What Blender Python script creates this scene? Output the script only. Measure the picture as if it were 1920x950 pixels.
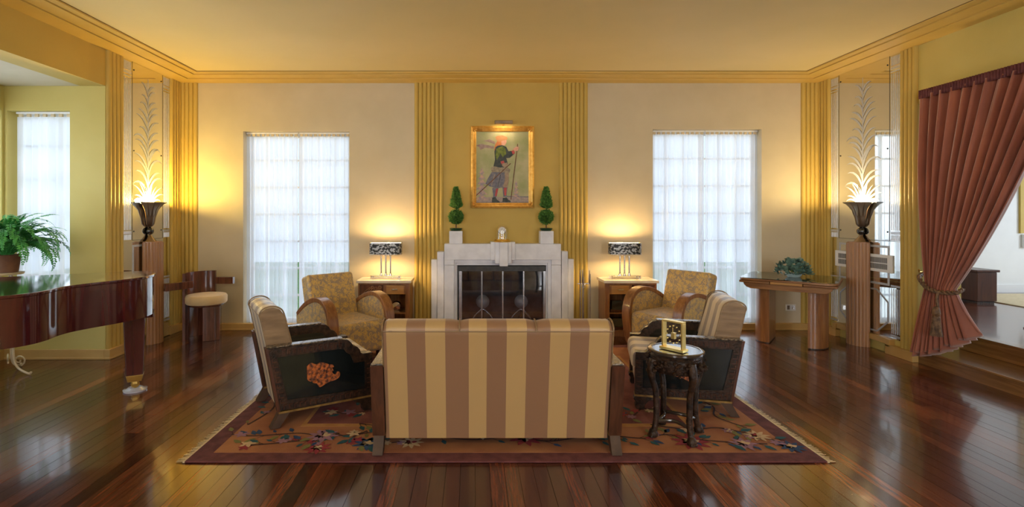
import bpy, bmesh, math, random
from mathutils import Vector, Matrix, Euler
random.seed(7)
PI = math.pi
for o in list(bpy.data.objects): bpy.data.objects.remove(o)
SC = bpy.context.scene
COL = SC.collection

# ------------------------------------------------------------------ camera
cam_d = bpy.data.cameras.new('camera'); cam = bpy.data.objects.new('camera', cam_d); COL.objects.link(cam)
cam.location = (0, 0, 1.5); cam.rotation_euler = (PI/2, 0, 0)
cam_d.sensor_width = 36; cam_d.sensor_fit = 'HORIZONTAL'; cam_d.lens = 18.0
cam_d.shift_x = 74/1920; cam_d.shift_y = -75/1920; cam_d.clip_start = 0.05
SC.camera = cam
# ------------------------------------------------------------------ view
SC.view_settings.view_transform = 'Standard'; SC.view_settings.look = 'None'
SC.view_settings.gamma = 1; SC.view_settings.use_curve_mapping = False
SC.view_settings.exposure = 0.22
# ------------------------------------------------------------------ world: pale overcast sky
W = bpy.data.worlds.new('overcast_sky'); SC.world = W; W.use_nodes = True
W.node_tree.nodes['Background'].inputs[0].default_value = (0.72, 0.86, 1.0, 1)
W.node_tree.nodes['Background'].inputs[1].default_value = 1.0

def area(name, loc, rot, sx, sy, power, col):
    d = bpy.data.lights.new(name, 'AREA'); d.shape = 'RECTANGLE'; d.size = sx; d.size_y = sy
    d.energy = power; d.color = col
    o = bpy.data.objects.new(name, d); COL.objects.link(o); o.location = loc; o.rotation_euler = rot
    return o
def point(name, loc, power, col, r=0.03, parent=None):
    d = bpy.data.lights.new(name, 'POINT'); d.energy = power; d.color = col; d.shadow_soft_size = r
    o = bpy.data.objects.new(name, d); COL.objects.link(o); o.location = loc
    if parent: o.parent = parent
    return o
YB, XL, XR, ZC, YR = 6.636, -3.787, 4.489, 3.19, -4.0      # back wall, left wall, right wall, ceiling, rear wall
DAY = (0.80, 0.90, 1.0)
# daylight outside the windows, shining in; rear and next-room side ones are added fill
area('daylight_back_left', (-2.28, YB+0.75, 1.2), (-PI/2, 0, 0), 1.9, 3.2, 44, DAY)
area('daylight_back_right', (3.04, YB+0.75, 1.2), (-PI/2, 0, 0), 1.9, 3.2, 44, DAY)
area('daylight_bay_end', (-4.55, 6.0, 1.75), (-PI/2, 0, 0), 1.2, 2.0, 18, DAY)
area('daylight_bay_long', (-5.6, 3.6, 1.75), (0, -PI/2, 0), 2.0, 3.3, 170, DAY)
for i, x in enumerate((-2.55, 3.2)):
    area('rear_fill', (x, YR-0.7, 1.7), (PI/2, 0, 0), 2.3, 2.6, 200, (0.92, 0.95, 1.0))  # added fill light from behind the camera, no known source there
area('next_room_fill', (10.6, 5.0, 1.9), (0, PI/2, 0), 2.0, 3.0, 160, DAY)  # added fill brightening the next room from out of view
area('daylight_next_room_back', (9.1, 8.6, 1.9), (-PI/2, 0, 0), 1.2, 1.4, 30, (0.8, 1.0, 0.75))

# ------------------------------------------------------------------ materials
def mk(name):
    m = bpy.data.materials.new(name); m.use_nodes = True
    nt = m.node_tree; b = nt.nodes['Principled BSDF']
    return m, nt, b
def lk(nt, a, b): nt.links.new(a, b)
def coords(nt, scale=(1,1,1), kind='Object', rot=(0,0,0)):
    t = nt.nodes.new('ShaderNodeTexCoord'); mp = nt.nodes.new('ShaderNodeMapping')
    mp.inputs['Scale'].default_value = scale; mp.inputs['Rotation'].default_value = rot
    lk(nt, t.outputs[kind], mp.inputs['Vector']); return mp.outputs[0]
def noise(nt, vec, scale, detail=4, dist=0.0, rough=0.5):
    n = nt.nodes.new('ShaderNodeTexNoise'); n.inputs['Scale'].default_value = scale
    n.inputs['Detail'].default_value = detail; n.inputs['Distortion'].default_value = dist; n.inputs['Roughness'].default_value = rough
    lk(nt, vec, n.inputs['Vector']); return n.outputs['Fac']
def ramp(nt, fac, stops, const=False):
    r = nt.nodes.new('ShaderNodeValToRGB'); e = r.color_ramp.elements
    if const: r.color_ramp.interpolation = 'CONSTANT'
    e[0].position = stops[0][0]; e[0].color = (*stops[0][1], 1)
    e[1].position = stops[1][0]; e[1].color = (*stops[1][1], 1)
    for p, c in stops[2:]:
        k = e.new(p); k.color = (*c, 1)
    lk(nt, fac, r.inputs[0]); return r.outputs[0]
def bump(nt, b, h, strength, dist=0.01):
    n = nt.nodes.new('ShaderNodeBump'); n.inputs['Strength'].default_value = strength; n.inputs['Distance'].default_value = dist
    lk(nt, h, n.inputs['Height']); lk(nt, n.outputs[0], b.inputs['Normal'])
def mat(name, col, rough=0.5, metal=0.0, col2=None, nscale=6, stretch=(1,1,1), bmp=0, bscale=None, coat=0, kind='Object', sheen=0, lo=0.35, hi=0.65, bdist=0.01):
    m, nt, b = mk(name)
    b.inputs['Base Color'].default_value = (*col, 1); b.inputs['Roughness'].default_value = rough; b.inputs['Metallic'].default_value = metal
    b.inputs['Coat Weight'].default_value = coat; b.inputs['Coat Roughness'].default_value = 0.06; b.inputs['Sheen Weight'].default_value = sheen
    if col2 is not None or bmp:
        v = coords(nt, stretch, kind); f = noise(nt, v, nscale, 6)
        if col2 is not None: lk(nt, ramp(nt, f, [(lo, col), (hi, col2)]), b.inputs['Base Color'])
        if bmp:
            if bscale: f = noise(nt, v, bscale, 4)
            bump(nt, b, f, bmp, bdist)
    return m
M = {}
M['cream'] = mat('cream_plaster', (0.565, 0.488, 0.335), 0.75, col2=(0.605, 0.525, 0.37), nscale=3, bmp=0.05, bscale=60)
M['gold'] = mat('mustard_paint', (0.52, 0.36, 0.08), 0.65, col2=(0.56, 0.39, 0.09), nscale=3)
M['olive'] = mat('yellow_green_plaster', (0.57, 0.46, 0.13), 0.75, col2=(0.61, 0.50, 0.16), nscale=2, bmp=0.05, bscale=60)
M['ceil'] = mat('warm_ceiling_paint', (0.72, 0.58, 0.28), 0.7, col2=(0.76, 0.61, 0.31), nscale=1.2)
M['cornice'] = mat('cornice_paint', (0.64, 0.43, 0.11), 0.45, col2=(0.68, 0.46, 0.13), nscale=4)
M['groove'] = mat('groove_brown', (0.16, 0.09, 0.02), 0.7)
M['base'] = mat('baseboard_paint', (0.55, 0.34, 0.11), 0.4, col2=(0.60, 0.38, 0.13), nscale=5)
M['white'] = mat('white_paint', (0.80, 0.80, 0.80), 0.5)
M['white_wall'] = mat('white_plaster', (0.78, 0.78, 0.78), 0.8, col2=(0.82, 0.82, 0.82), nscale=3)
M['stone'] = mat('pale_limestone', (0.70, 0.71, 0.77), 0.55, col2=(0.81, 0.82, 0.88), nscale=7, bmp=0.08, bscale=80)
M['black_metal'] = mat('blackened_steel', (0.035, 0.034, 0.032), 0.4, 0.6, col2=(0.06, 0.055, 0.05), nscale=20)
M['steel'] = mat('brushed_steel', (0.55, 0.56, 0.58), 0.25, 1.0, col2=(0.68, 0.69, 0.72), nscale=30)
M['andiron'] = mat('satin_aluminium', (0.72, 0.74, 0.76), 0.5, 0.3, col2=(0.80, 0.82, 0.84), nscale=8)
M['chrome'] = mat('polished_silver', (0.72, 0.72, 0.72), 0.12, 1.0, col2=(0.80, 0.80, 0.81), nscale=10)
M['brass'] = mat('polished_brass', (0.80, 0.55, 0.16), 0.32, 1.0, col2=(0.90, 0.66, 0.22), nscale=15)
M['gilt'] = mat('gilded_frame', (0.75, 0.40, 0.08), 0.42, 0.6, col2=(0.92, 0.58, 0.15), nscale=25, bmp=0.2, bscale=90)
M['dark_soot'] = mat('sooty_firebrick', (0.12, 0.115, 0.11), 0.9, col2=(0.22, 0.21, 0.20), nscale=9)
M['marble'] = mat('cream_marble', (0.72, 0.60, 0.42), 0.2, col2=(0.80, 0.74, 0.64), nscale=7, coat=0.3)
M['plastic'] = mat('ivory_plastic', (0.75, 0.74, 0.70), 0.4)
M['dark_green'] = mat('dark_green_glaze', (0.01, 0.05, 0.025), 0.3)
def wood(name, c1, c2, axis=2, rough=0.35, scale=5, coat=0.3, kind='Object', lo=0.3, hi=0.7):
    st = [7, 7, 7]; st[axis] = 0.5
    m, nt, b = mk(name); v = coords(nt, tuple(st), kind)
    f = noise(nt, v, scale, 8, 0.6, 0.6)
    lk(nt, ramp(nt, f, [(lo, c1), (hi, c2)]), b.inputs['Base Color'])
    b.inputs['Roughness'].default_value = rough; b.inputs['Coat Weight'].default_value = coat; b.inputs['Coat Roughness'].default_value = 0.08
    bump(nt, b, f, 0.04)
    return m
M['walnut'] = wood('walnut_veneer', (0.16, 0.055, 0.018), (0.38, 0.165, 0.055))
M['walnut_x'] = wood('walnut_crosswise', (0.16, 0.06, 0.02), (0.36, 0.17, 0.06), 0)
M['oak_gold'] = wood('golden_figured_veneer', (0.34, 0.15, 0.04), (0.52, 0.27, 0.08), 0)
M['rosewood'] = wood('rosewood_veneer', (0.05, 0.014, 0.009), (0.17, 0.055, 0.03), 2, 0.22, 4, 0.6)
M['ped_wood'] = wood('light_walnut', (0.30, 0.14, 0.06), (0.42, 0.22, 0.10), 2, 0.35, 3)
M['mahog'] = wood('dark_mahogany', (0.045, 0.015, 0.008), (0.105, 0.036, 0.018), 2, 0.35, 4, 0.15)
M['step_oak'] = wood('stained_oak_tread', (0.14, 0.06, 0.02), (0.30, 0.15, 0.05), 1, 0.25, 3, 0.4)
M['piano'] = wood('polished_mahogany_lacquer', (0.040, 0.006, 0.008), (0.085, 0.014, 0.016), 2, 0.08, 2, 1.0)
M['black_lacquer'] = mat('black_lacquer', (0.006, 0.009, 0.010), 0.18, col2=(0.012, 0.016, 0.017), nscale=3, coat=0.5)
M['ebony'] = mat('ebonised_carving', (0.012, 0.007, 0.005), 0.42, col2=(0.055, 0.026, 0.014), nscale=30, bmp=0.6, bscale=70, coat=0.08)
M['ebony'].node_tree.nodes['Principled BSDF'].inputs['Specular IOR Level'].default_value = 0.25
M['mahog'].node_tree.nodes['Principled BSDF'].inputs['Specular IOR Level'].default_value = 0.3
M['orange_carve'] = mat('orange_carved_lacquer', (0.07, 0.014, 0.004), 0.5, col2=(0.50, 0.13, 0.022), nscale=45, bmp=0.9, bscale=55, lo=0.38, hi=0.58)
# floor boards: red-brown, each board its own tone
m, nt, b = mk('varnished_floorboard'); M['plank'] = m
v = coords(nt, (1, 1, 1), 'Object'); oi = nt.nodes.new('ShaderNodeObjectInfo')
mp2 = nt.nodes.new('ShaderNodeVectorMath'); mp2.operation = 'MULTIPLY_ADD'; mp2.inputs[1].default_value = (1.6, 1.3, 1)
cmb = nt.nodes.new('ShaderNodeCombineXYZ'); mul = nt.nodes.new('ShaderNodeMath'); mul.operation = 'MULTIPLY'; mul.inputs[1].default_value = 57
lk(nt, oi.outputs['Random'], mul.inputs[0]); lk(nt, mul.outputs[0], cmb.inputs[0]); lk(nt, mul.outputs[0], cmb.inputs[1])
lk(nt, v, mp2.inputs[0]); lk(nt, cmb.outputs[0], mp2.inputs[2])
f = noise(nt, mp2.outputs[0], 3.5, 8, 1.2, 0.62)
tone = ramp(nt, oi.outputs['Random'], [(0.0, (0.034, 0.009, 0.005)), (1.0, (0.22, 0.068, 0.026)), (0.5, (0.075, 0.020, 0.009)), (0.85, (0.125, 0.036, 0.015))])
grain = ramp(nt, f, [(0.32, (0.40, 0.36, 0.34)), (0.68, (1.7, 1.6, 1.45))])
mx = nt.nodes.new('ShaderNodeMix'); mx.data_type = 'RGBA'; mx.blend_type = 'MULTIPLY'; mx.inputs[0].default_value = 1
lk(nt, tone, mx.inputs[6]); lk(nt, grain, mx.inputs[7]); lk(nt, mx.outputs[2], b.inputs['Base Color'])
b.inputs['Roughness'].default_value = 0.24; b.inputs['Coat Weight'].default_value = 0.55; b.inputs['Coat Roughness'].default_value = 0.08
bump(nt, b, noise(nt, coords(nt, (1, 1, 1), 'Object'), 2.5, 3), 0.05)
# fabrics
def stripes(name, stops, half, ca, cb):
    m, nt, b = mk(name); t = nt.nodes.new('ShaderNodeTexCoord'); s = nt.nodes.new('ShaderNodeSeparateXYZ')
    lk(nt, t.outputs['Object'], s.inputs[0])
    mr = nt.nodes.new('ShaderNodeMapRange'); mr.inputs[1].default_value = -half; mr.inputs[2].default_value = half
    lk(nt, s.outputs[0], mr.inputs[0])
    st = [(0.0, ca)]; c = cb
    for p in stops: st.append((p, c)); c = ca if c is cb else cb
    lk(nt, ramp(nt, mr.outputs[0], st, True), b.inputs['Base Color'])
    b.inputs['Roughness'].default_value = 0.38; b.inputs['Sheen Weight'].default_value = 0.25
    b.inputs['Specular IOR Level'].default_value = 0.6
    bump(nt, b, noise(nt, coords(nt, (1, 1, 1)), 7, 3), 0.12)
    return m
TAN, STRAW = (0.27, 0.145, 0.080), (0.48, 0.315, 0.135)
SILV, IVO = (0.25, 0.185, 0.15), (0.62, 0.51, 0.35)
M['sofa_stripe'] = stripes('striped_satin_sofa', [.0186, .1026, .187, .271, .375, .453, .539, .622, .725, .809, .894, .978], 0.70, TAN, STRAW)
M['chair_stripe'] = stripes('striped_satin_chair', [.06, .24, .40, .60, .76, .94], 0.28, SILV, IVO)
M['satin'] = mat('plain_bronze_satin', (0.19, 0.115, 0.055), 0.45, col2=(0.29, 0.185, 0.095), nscale=5, stretch=(1, 1, 5), bmp=0.25)
def damask(name, base, fig):
    m, nt, b = mk(name); v = coords(nt, (1, 1, 1))
    n1 = noise(nt, v, 26, 2, 1.8); vo = nt.nodes.new('ShaderNodeTexVoronoi'); vo.inputs['Scale'].default_value = 19
    lk(nt, v, vo.inputs['Vector'])
    r1 = ramp(nt, n1, [(0.0, (0, 0, 0)), (0.54, (1, 1, 1)), (0.66, (0, 0, 0))], True)
    r2 = ramp(nt, vo.outputs['Distance'], [(0.0, (0, 0, 0)), (0.10, (1, 1, 1)), (0.30, (0, 0, 0)), (0.38, (1, 1, 1)), (0.46, (0, 0, 0))], True)
    a = nt.nodes.new('ShaderNodeMix'); a.data_type = 'RGBA'; a.blend_type = 'LIGHTEN'; a.inputs[0].default_value = 1
    lk(nt, r1, a.inputs[6]); lk(nt, r2, a.inputs[7])
    c = nt.nodes.new('ShaderNodeMix'); c.data_type = 'RGBA'; c.inputs[6].default_value = (*base, 1); c.inputs[7].default_value = (*fig, 1)
    lk(nt, a.outputs[2], c.inputs[0]); lk(nt, c.outputs[2], b.inputs['Base Color'])
    b.inputs['Roughness'].default_value = 0.36; b.inputs['Sheen Weight'].default_value = 0.3
    return m
M['damask'] = damask('gold_floral_damask', (0.34, 0.255, 0.175), (0.66, 0.44, 0.13))
M['seat_cream'] = mat('cream_ultrasuede', (0.70, 0.52, 0.27), 0.8, col2=(0.76, 0.58, 0.32), nscale=8, sheen=0.4)
M['velvet'] = mat('russet_velvet', (0.27, 0.072, 0.038), 0.7, col2=(0.38, 0.115, 0.062), nscale=5, stretch=(1, 1, 0.35), sheen=0.8)
M['velvet_head'] = mat('plum_heading_tape', (0.12, 0.03, 0.035), 0.8, col2=(0.17, 0.05, 0.05), nscale=20)
M['cord'] = mat('bronze_cord', (0.07, 0.032, 0.014), 0.6, col2=(0.22, 0.12, 0.055), nscale=45, bmp=0.5)
m, nt, b = mk('white_sheer_voile'); M['sheer'] = m
nt.nodes.remove(b); out = nt.nodes['Material Output']
tr = nt.nodes.new('ShaderNodeBsdfTransparent'); tl = nt.nodes.new('ShaderNodeBsdfTranslucent'); df = nt.nodes.new('ShaderNodeBsdfDiffuse')
tl.inputs[0].default_value = (0.90, 0.93, 1, 1); df.inputs[0].default_value = (0.86, 0.88, 0.92, 1); tr.inputs[0].default_value = (0.95, 0.97, 1, 1)
s1 = nt.nodes.new('ShaderNodeMixShader'); s2 = nt.nodes.new('ShaderNodeMixShader'); s1.inputs[0].default_value = 0.35; s2.inputs[0].default_value = 0.72
wv = noise(nt, coords(nt, (40, 40, 1)), 3, 2)
lk(nt, tl.outputs[0], s1.inputs[1]); lk(nt, df.outputs[0], s1.inputs[2]); lk(nt, tr.outputs[0], s2.inputs[1]); lk(nt, s1.outputs[0], s2.inputs[2]); lk(nt, s2.outputs[0], out.inputs[0])
m, nt, b = mk('clear_window_glass'); M['glass'] = m
nt.nodes.remove(b); out = nt.nodes['Material Output']
tr = nt.nodes.new('ShaderNodeBsdfTransparent'); gl = nt.nodes.new('ShaderNodeBsdfGlossy'); gl.inputs['Roughness'].default_value = 0.02
fr = nt.nodes.new('ShaderNodeFresnel'); fr.inputs[0].default_value = 1.35; s = nt.nodes.new('ShaderNodeMixShader')
lk(nt, fr.outputs[0], s.inputs[0]); lk(nt, tr.outputs[0], s.inputs[1]); lk(nt, gl.outputs[0], s.inputs[2]); lk(nt, s.outputs[0], out.inputs[0])
def tinted_glass(name, tint, ior):
    m = M['glass'].copy(); m.name = name
    for n in m.node_tree.nodes:
        if n.type == 'BSDF_TRANSPARENT': n.inputs[0].default_value = (*tint, 1)
        if n.type == 'FRESNEL': n.inputs[0].default_value = ior
    return m
def flat_glass(name, tint, refl):
    m, nt, b = mk(name); nt.nodes.remove(b)
    tr = nt.nodes.new('ShaderNodeBsdfTransparent'); tr.inputs[0].default_value = (*tint, 1); gl = nt.nodes.new('ShaderNodeBsdfGlossy'); gl.inputs['Roughness'].default_value = 0.03
    s = nt.nodes.new('ShaderNodeMixShader'); s.inputs[0].default_value = refl
    lk(nt, tr.outputs[0], s.inputs[1]); lk(nt, gl.outputs[0], s.inputs[2]); lk(nt, s.outputs[0], nt.nodes['Material Output'].inputs[0])
    return m
M['dome'] = flat_glass('thin_dome_glass', (1, 1, 1), 0.12)
M['smoked'] = flat_glass('smoked_fire_glass', (0.80, 0.83, 0.88), 0.16)
M['mirror'] = mat('antiqued_mirror', (0.78, 0.78, 0.74), 0.02, 1.0)
M['etch'] = mat('frosted_etching', (0.46, 0.48, 0.52), 0.5, 0.25, col2=(0.52, 0.54, 0.58), nscale=40)
M['etch_dim'] = mat('frosted_line_etching', (0.60, 0.62, 0.66), 0.35, 0.6, col2=(0.68, 0.70, 0.74), nscale=40)
M['lamp_shade'] = mat('pierced_metal_shade', (0.035, 0.035, 0.034), 0.35, 0.7, col2=(0.42, 0.42, 0.42), nscale=34, bmp=0.8, bscale=34, lo=0.47, hi=0.55, stretch=(1, 1, 1.3))
M['lamp_lining'] = mat('cream_shade_lining', (0.85, 0.72, 0.48), 0.8, col2=(0.88, 0.75, 0.5), nscale=5)
M['urn'] = mat('bronze_urn_metal', (0.20, 0.15, 0.11), 0.3, 0.85, col2=(0.28, 0.21, 0.15), nscale=8)
M['urn_petal'] = mat('pewter_petal', (0.34, 0.31, 0.26), 0.35, 0.7, col2=(0.42, 0.38, 0.31), nscale=9)
M['black_ball'] = mat('black_glass_ball', (0.01, 0.01, 0.012), 0.08, coat=1, col2=(0.014, 0.014, 0.016), nscale=3)
M['leaf'] = mat('fern_green', (0.02, 0.19, 0.04), 0.5, col2=(0.09, 0.42, 0.09), nscale=9)
M['topiary'] = mat('cypress_green', (0.03, 0.11, 0.015), 0.7, col2=(0.13, 0.30, 0.05), nscale=40)
M['bark'] = mat('brown_bark', (0.16, 0.08, 0.04), 0.9, col2=(0.24, 0.13, 0.07), nscale=30)
M['blue_leaf'] = mat('blue_green_leaf', (0.07, 0.15, 0.13), 0.4, col2=(0.18, 0.30, 0.24), nscale=25)
M['soil'] = mat('dark_potting_soil', (0.03, 0.02, 0.012), 0.95, col2=(0.05, 0.035, 0.02), nscale=40)
M['terracotta'] = mat('brown_clay', (0.16, 0.07, 0.04), 0.8, col2=(0.22, 0.10, 0.05), nscale=12)
M['hedge'] = mat('garden_hedge', (0.05, 0.22, 0.03), 0.9, col2=(0.16, 0.42, 0.08), nscale=6)
M['lawn'] = mat('lawn_green', (0.08, 0.20, 0.04), 0.95, col2=(0.12, 0.27, 0.06), nscale=3)
# rug
M['rug_plum'] = mat('plum_wool', (0.095, 0.026, 0.030), 0.95, col2=(0.16, 0.050, 0.052), nscale=14, bmp=0.3, bscale=150)
M['rug_salmon'] = mat('salmon_wool', (0.29, 0.105, 0.050), 0.95, col2=(0.42, 0.185, 0.080), nscale=3, bmp=0.3, bscale=150)
M['rug_mauve'] = mat('mauve_wool', (0.15, 0.040, 0.042), 0.95, col2=(0.25, 0.085, 0.070), nscale=5, bmp=0.3, bscale=150)
M['rug_gold'] = mat('ochre_wool', (0.42, 0.20, 0.06), 0.95, col2=(0.5, 0.26, 0.09), nscale=12)
M['fringe'] = mat('cream_cotton_fringe', (0.62, 0.50, 0.32), 0.95, col2=(0.72, 0.60, 0.40), nscale=30)
for k, c in dict(w_vine=(0.05, 0.022, 0.02), w_teal=(0.015, 0.075, 0.095), w_blue=(0.02, 0.05, 0.13), w_red=(0.24, 0.025, 0.035), w_green=(0.16, 0.15, 0.045), w_lilac=(0.27, 0.14, 0.20), w_cream=(0.50, 0.36, 0.22)).items():
    M[k] = mat('wool_' + k[2:], c, 0.95, col2=tuple(x*1.25 for x in c), nscale=20)

# ------------------------------------------------------------------ mesh helper
class MB:
    def __init__(s): s.v = []; s.f = []; s.mi = []; s.T = Matrix.Identity(4)
    def add(s, vs, fs, mi=0):
        n = len(s.v); s.v += [tuple(s.T @ Vector(p)) for p in vs]
        s.f += [tuple(i+n for i in f) for f in fs]; s.mi += [mi]*len(fs); return s
    def box(s, x0, x1, y0, y1, z0, z1, mi=0):
        return s.add([(x0,y0,z0),(x1,y0,z0),(x1,y1,z0),(x0,y1,z0),(x0,y0,z1),(x1,y0,z1),(x1,y1,z1),(x0,y1,z1)],
                     [(0,3,2,1),(4,5,6,7),(0,1,5,4),(1,2,6,5),(2,3,7,6),(3,0,4,7)], mi)
    def prism(s, pts, axis, a, b, mi=0):
        def P(u, w, t): return {'x': (t,u,w), 'y': (u,t,w), 'z': (u,w,t)}[axis]
        n = len(pts)
        return s.add([P(u,w,a) for u,w in pts]+[P(u,w,b) for u,w in pts],
                     [tuple(range(n-1,-1,-1)), tuple(range(n,2*n))]+[(i,(i+1)%n,n+(i+1)%n,n+i) for i in range(n)], mi)
    def lathe(s, prof, seg=24, a0=0, a1=2*PI, c=(0,0,0), mi=0, sy=1.0):
        full = abs(a1-a0-2*PI) < 1e-6; n = seg if full else seg+1
        vs = [(c[0]+r*math.cos(a0+(a1-a0)*i/seg), c[1]+sy*r*math.sin(a0+(a1-a0)*i/seg), c[2]+z) for r,z in prof for i in range(n)]
        fs = [(j*n+i, j*n+(i+1)%n, (j+1)*n+(i+1)%n, (j+1)*n+i) for j in range(len(prof)-1) for i in range(seg)]
        if full:
            if prof[0][0] > 1e-5: fs.append(tuple(range(n-1,-1,-1)))
            if prof[-1][0] > 1e-5: fs.append(tuple(range((len(prof)-1)*n, len(prof)*n)))
        return s.add(vs, fs, mi)
    def tube(s, pts, r, seg=8, mi=0, cap=True):
        pts = [Vector(p) for p in pts]; n = len(pts); rs = r if isinstance(r, (list, tuple)) else [r]*n
        vs = []; up = None
        for i, p in enumerate(pts):
            d = (pts[min(i+1,n-1)]-pts[max(i-1,0)]).normalized()
            if up is None: up = Vector((0,0,1)) if abs(d.z) < 0.9 else Vector((1,0,0))
            a = d.cross(up).normalized(); bb = a.cross(d).normalized(); up = bb
            vs += [tuple(p + a*rs[i]*math.cos(2*PI*k/seg) + bb*rs[i]*math.sin(2*PI*k/seg)) for k in range(seg)]
        fs = [(i*seg+k, i*seg+(k+1)%seg, (i+1)*seg+(k+1)%seg, (i+1)*seg+k) for i in range(n-1) for k in range(seg)]
        if cap: fs += [tuple(range(seg-1,-1,-1)), tuple(range((n-1)*seg, n*seg))]
        return s.add(vs, fs, mi)
    def grid(s, fn, nu, nv, mi=0):
        vs = [fn(i/nu, j/nv) for j in range(nv+1) for i in range(nu+1)]
        return s.add(vs, [(j*(nu+1)+i, j*(nu+1)+i+1, (j+1)*(nu+1)+i+1, (j+1)*(nu+1)+i) for j in range(nv) for i in range(nu)], mi)
    def build(s, name, m, parent=None, smooth=None, bevel=0, seg=2, sub=0, solid=0, fix=True):
        me = bpy.data.meshes.new(name); me.from_pydata(s.v, [], s.f); 
        ms = m if isinstance(m, list) else [m]
        for q in ms: me.materials.append(M[q])
        if len(ms) > 1: me.polygons.foreach_set('material_index', s.mi)
        if fix:
            bm = bmesh.new(); bm.from_mesh(me); bmesh.ops.recalc_face_normals(bm, faces=bm.faces); bm.to_mesh(me); bm.free()
        if smooth is not None:
            me.polygons.foreach_set('use_smooth', [True]*len(me.polygons)); me.set_sharp_from_angle(angle=math.radians(smooth))
        me.update()
        o = bpy.data.objects.new(name, me); COL.objects.link(o)
        if parent: o.parent = parent
        if bevel:
            md = o.modifiers.new('bevel', 'BEVEL'); md.width = bevel; md.segments = seg; md.limit_method = 'ANGLE'; md.angle_limit = 0.6
            if smooth is None and seg > 1:
                me.polygons.foreach_set('use_smooth', [True]*len(me.polygons)); md.harden_normals = True
        if solid: md = o.modifiers.new('thick', 'SOLIDIFY'); md.thickness = solid
        if sub: md = o.modifiers.new('soft', 'SUBSURF'); md.levels = sub; md.render_levels = sub
        return o
def tag(o, label, cat, group=None):
    o['label'] = label; o['category'] = cat
    if group: o['group'] = group
    return o
def thing(name, loc, label, cat, rz=0, group=None):
    o = bpy.data.objects.new(name, None); COL.objects.link(o); o.location = loc; o.rotation_euler = (0,0,rz); o.empty_display_size = 0.1
    return tag(o, label, cat, group)
def struct(o, label=None):
    o['kind'] = 'structure'
    if label: o['label'] = label
    return o
def dupe(o, parent, loc=None, rot=None, scale=None):
    c = o.copy(); COL.objects.link(c); c.parent = parent
    if loc is not None: c.location = loc
    if rot is not None: c.rotation_euler = rot
    if scale is not None: c.scale = scale
    return c
def smooth_path(pts, n=6):
    out = []; P = [Vector(p) for p in pts]
    for i in range(len(P)-1):
        p0, p1, p2, p3 = P[max(i-1,0)], P[i], P[i+1], P[min(i+2,len(P)-1)]
        for k in range(n):
            t = k/n
            out.append(0.5*((2*p1)+(-p0+p2)*t+(2*p0-5*p1+4*p2-p3)*t*t+(-p0+3*p1-3*p2+p3)*t**3))
    out.append(P[-1]); return out
def bx(x, Y=YB): return (x-886)*Y/960        # photo column / row to metres at depth Y
def bz(y, Y=YB): return 1.5-(y-400)*Y/960

# ================================================================== the room shell
# ---- floor slab with individual boards
fl = struct(MB().box(-4.83, XR+0.02, YR, YB, -0.06, -0.012).build('floor', 'groove'))
PW = 0.085
pk = MB().box(0, 1, 0, 1, -0.012, 0); pl0 = pk.build('plank', 'plank', fl)
plank_me = pl0.data; bpy.data.objects.remove(pl0)
n = 0; x = -4.83
def vis_y(xa):          # nearest depth at which this strip is inside the picture
    return max(2.45, (-xa)*960/886 if xa < 0 else xa*960/1034)
rest = MB()
while x < XR:
    w = min(PW, XR-x); y0 = max(2.0, vis_y(x + (w if x < 0 else 0)) - 0.15)
    if x < -3.80: yend = 5.28
    else: yend = YB
    if y0 < yend:
        y = y0
        rest.box(x+0.0010, x+w-0.0010, YR, y0-0.0015, -0.012, 0)
        first = True
        while y < yend-0.01:
            L = random.uniform(1.7, 3.6) if not first else random.uniform(0.8, 3.0); first = False
            y2 = min(yend, y+L)
            if yend-y2 < 0.4: y2 = yend
            o = bpy.data.objects.new('plank', plank_me); COL.objects.link(o); o.parent = fl
            o.location = (x+0.0010, y, random.uniform(-0.0010, 0)); o.scale = (w-0.0020, y2-y-0.0016, 1); n += 1; y = y2
    else:
        rest.box(x+0.0010, x+w-0.0010, YR, yend, -0.012, 0)
    x += PW
r = rest.build('plank_field', 'plank', fl); r['kind'] = 'stuff'

# ---- back wall (openings: two windows and the firebox)
WL = (bx(456), bx(655), 0.05, bz(246)); WR_ = (bx(1224), bx(1428), 0.05, bz(242)); FB = (-0.20, 0.97, 0.0, 0.86)
def wall_y(name, m, x0, x1, z0, z1, y0, y1, holes, parent=None):
    mb = MB(); xs = sorted(holes); cx = x0
    for (a, b_, c, d) in xs:
        if a > cx: mb.box(cx, a, y0, y1, z0, z1)
        if c > z0: mb.box(a, b_, y0, y1, z0, c)
        if d < z1: mb.box(a, b_, y0, y1, d, z1)
        cx = b_
    if cx < x1: mb.box(cx, x1, y0, y1, z0, z1)
    return struct(mb.build(name, m))
def wall_x(name, m, y0, y1, z0, z1, x0, x1, holes):
    mb = MB(); cy = y0
    for (a, b_, c, d) in sorted(holes):
        if a > cy: mb.box(x0, x1, cy, a, z0, z1)
        if c > z0: mb.box(x0, x1, a, b_, z0, c)
        if d < z1: mb.box(x0, x1, a, b_, d, z1)
        cy = b_
    if cy < y1: mb.box(x0, x1, cy, y1, z0, z1)
    return struct(mb.build(name, m))
wall_y('wall_back', 'cream', XL-0.26, XR+0.43, -0.06, ZC+0.1, YB, YB+0.26, [WL, WR_, FB])
# gold chimney breast panel between the centre pilasters
cb = MB().box(bx(831), bx(1048), YB-0.012, YB+0.0, 1.0, ZC); struct(cb.build('trim_1', 'gold'))
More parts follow.
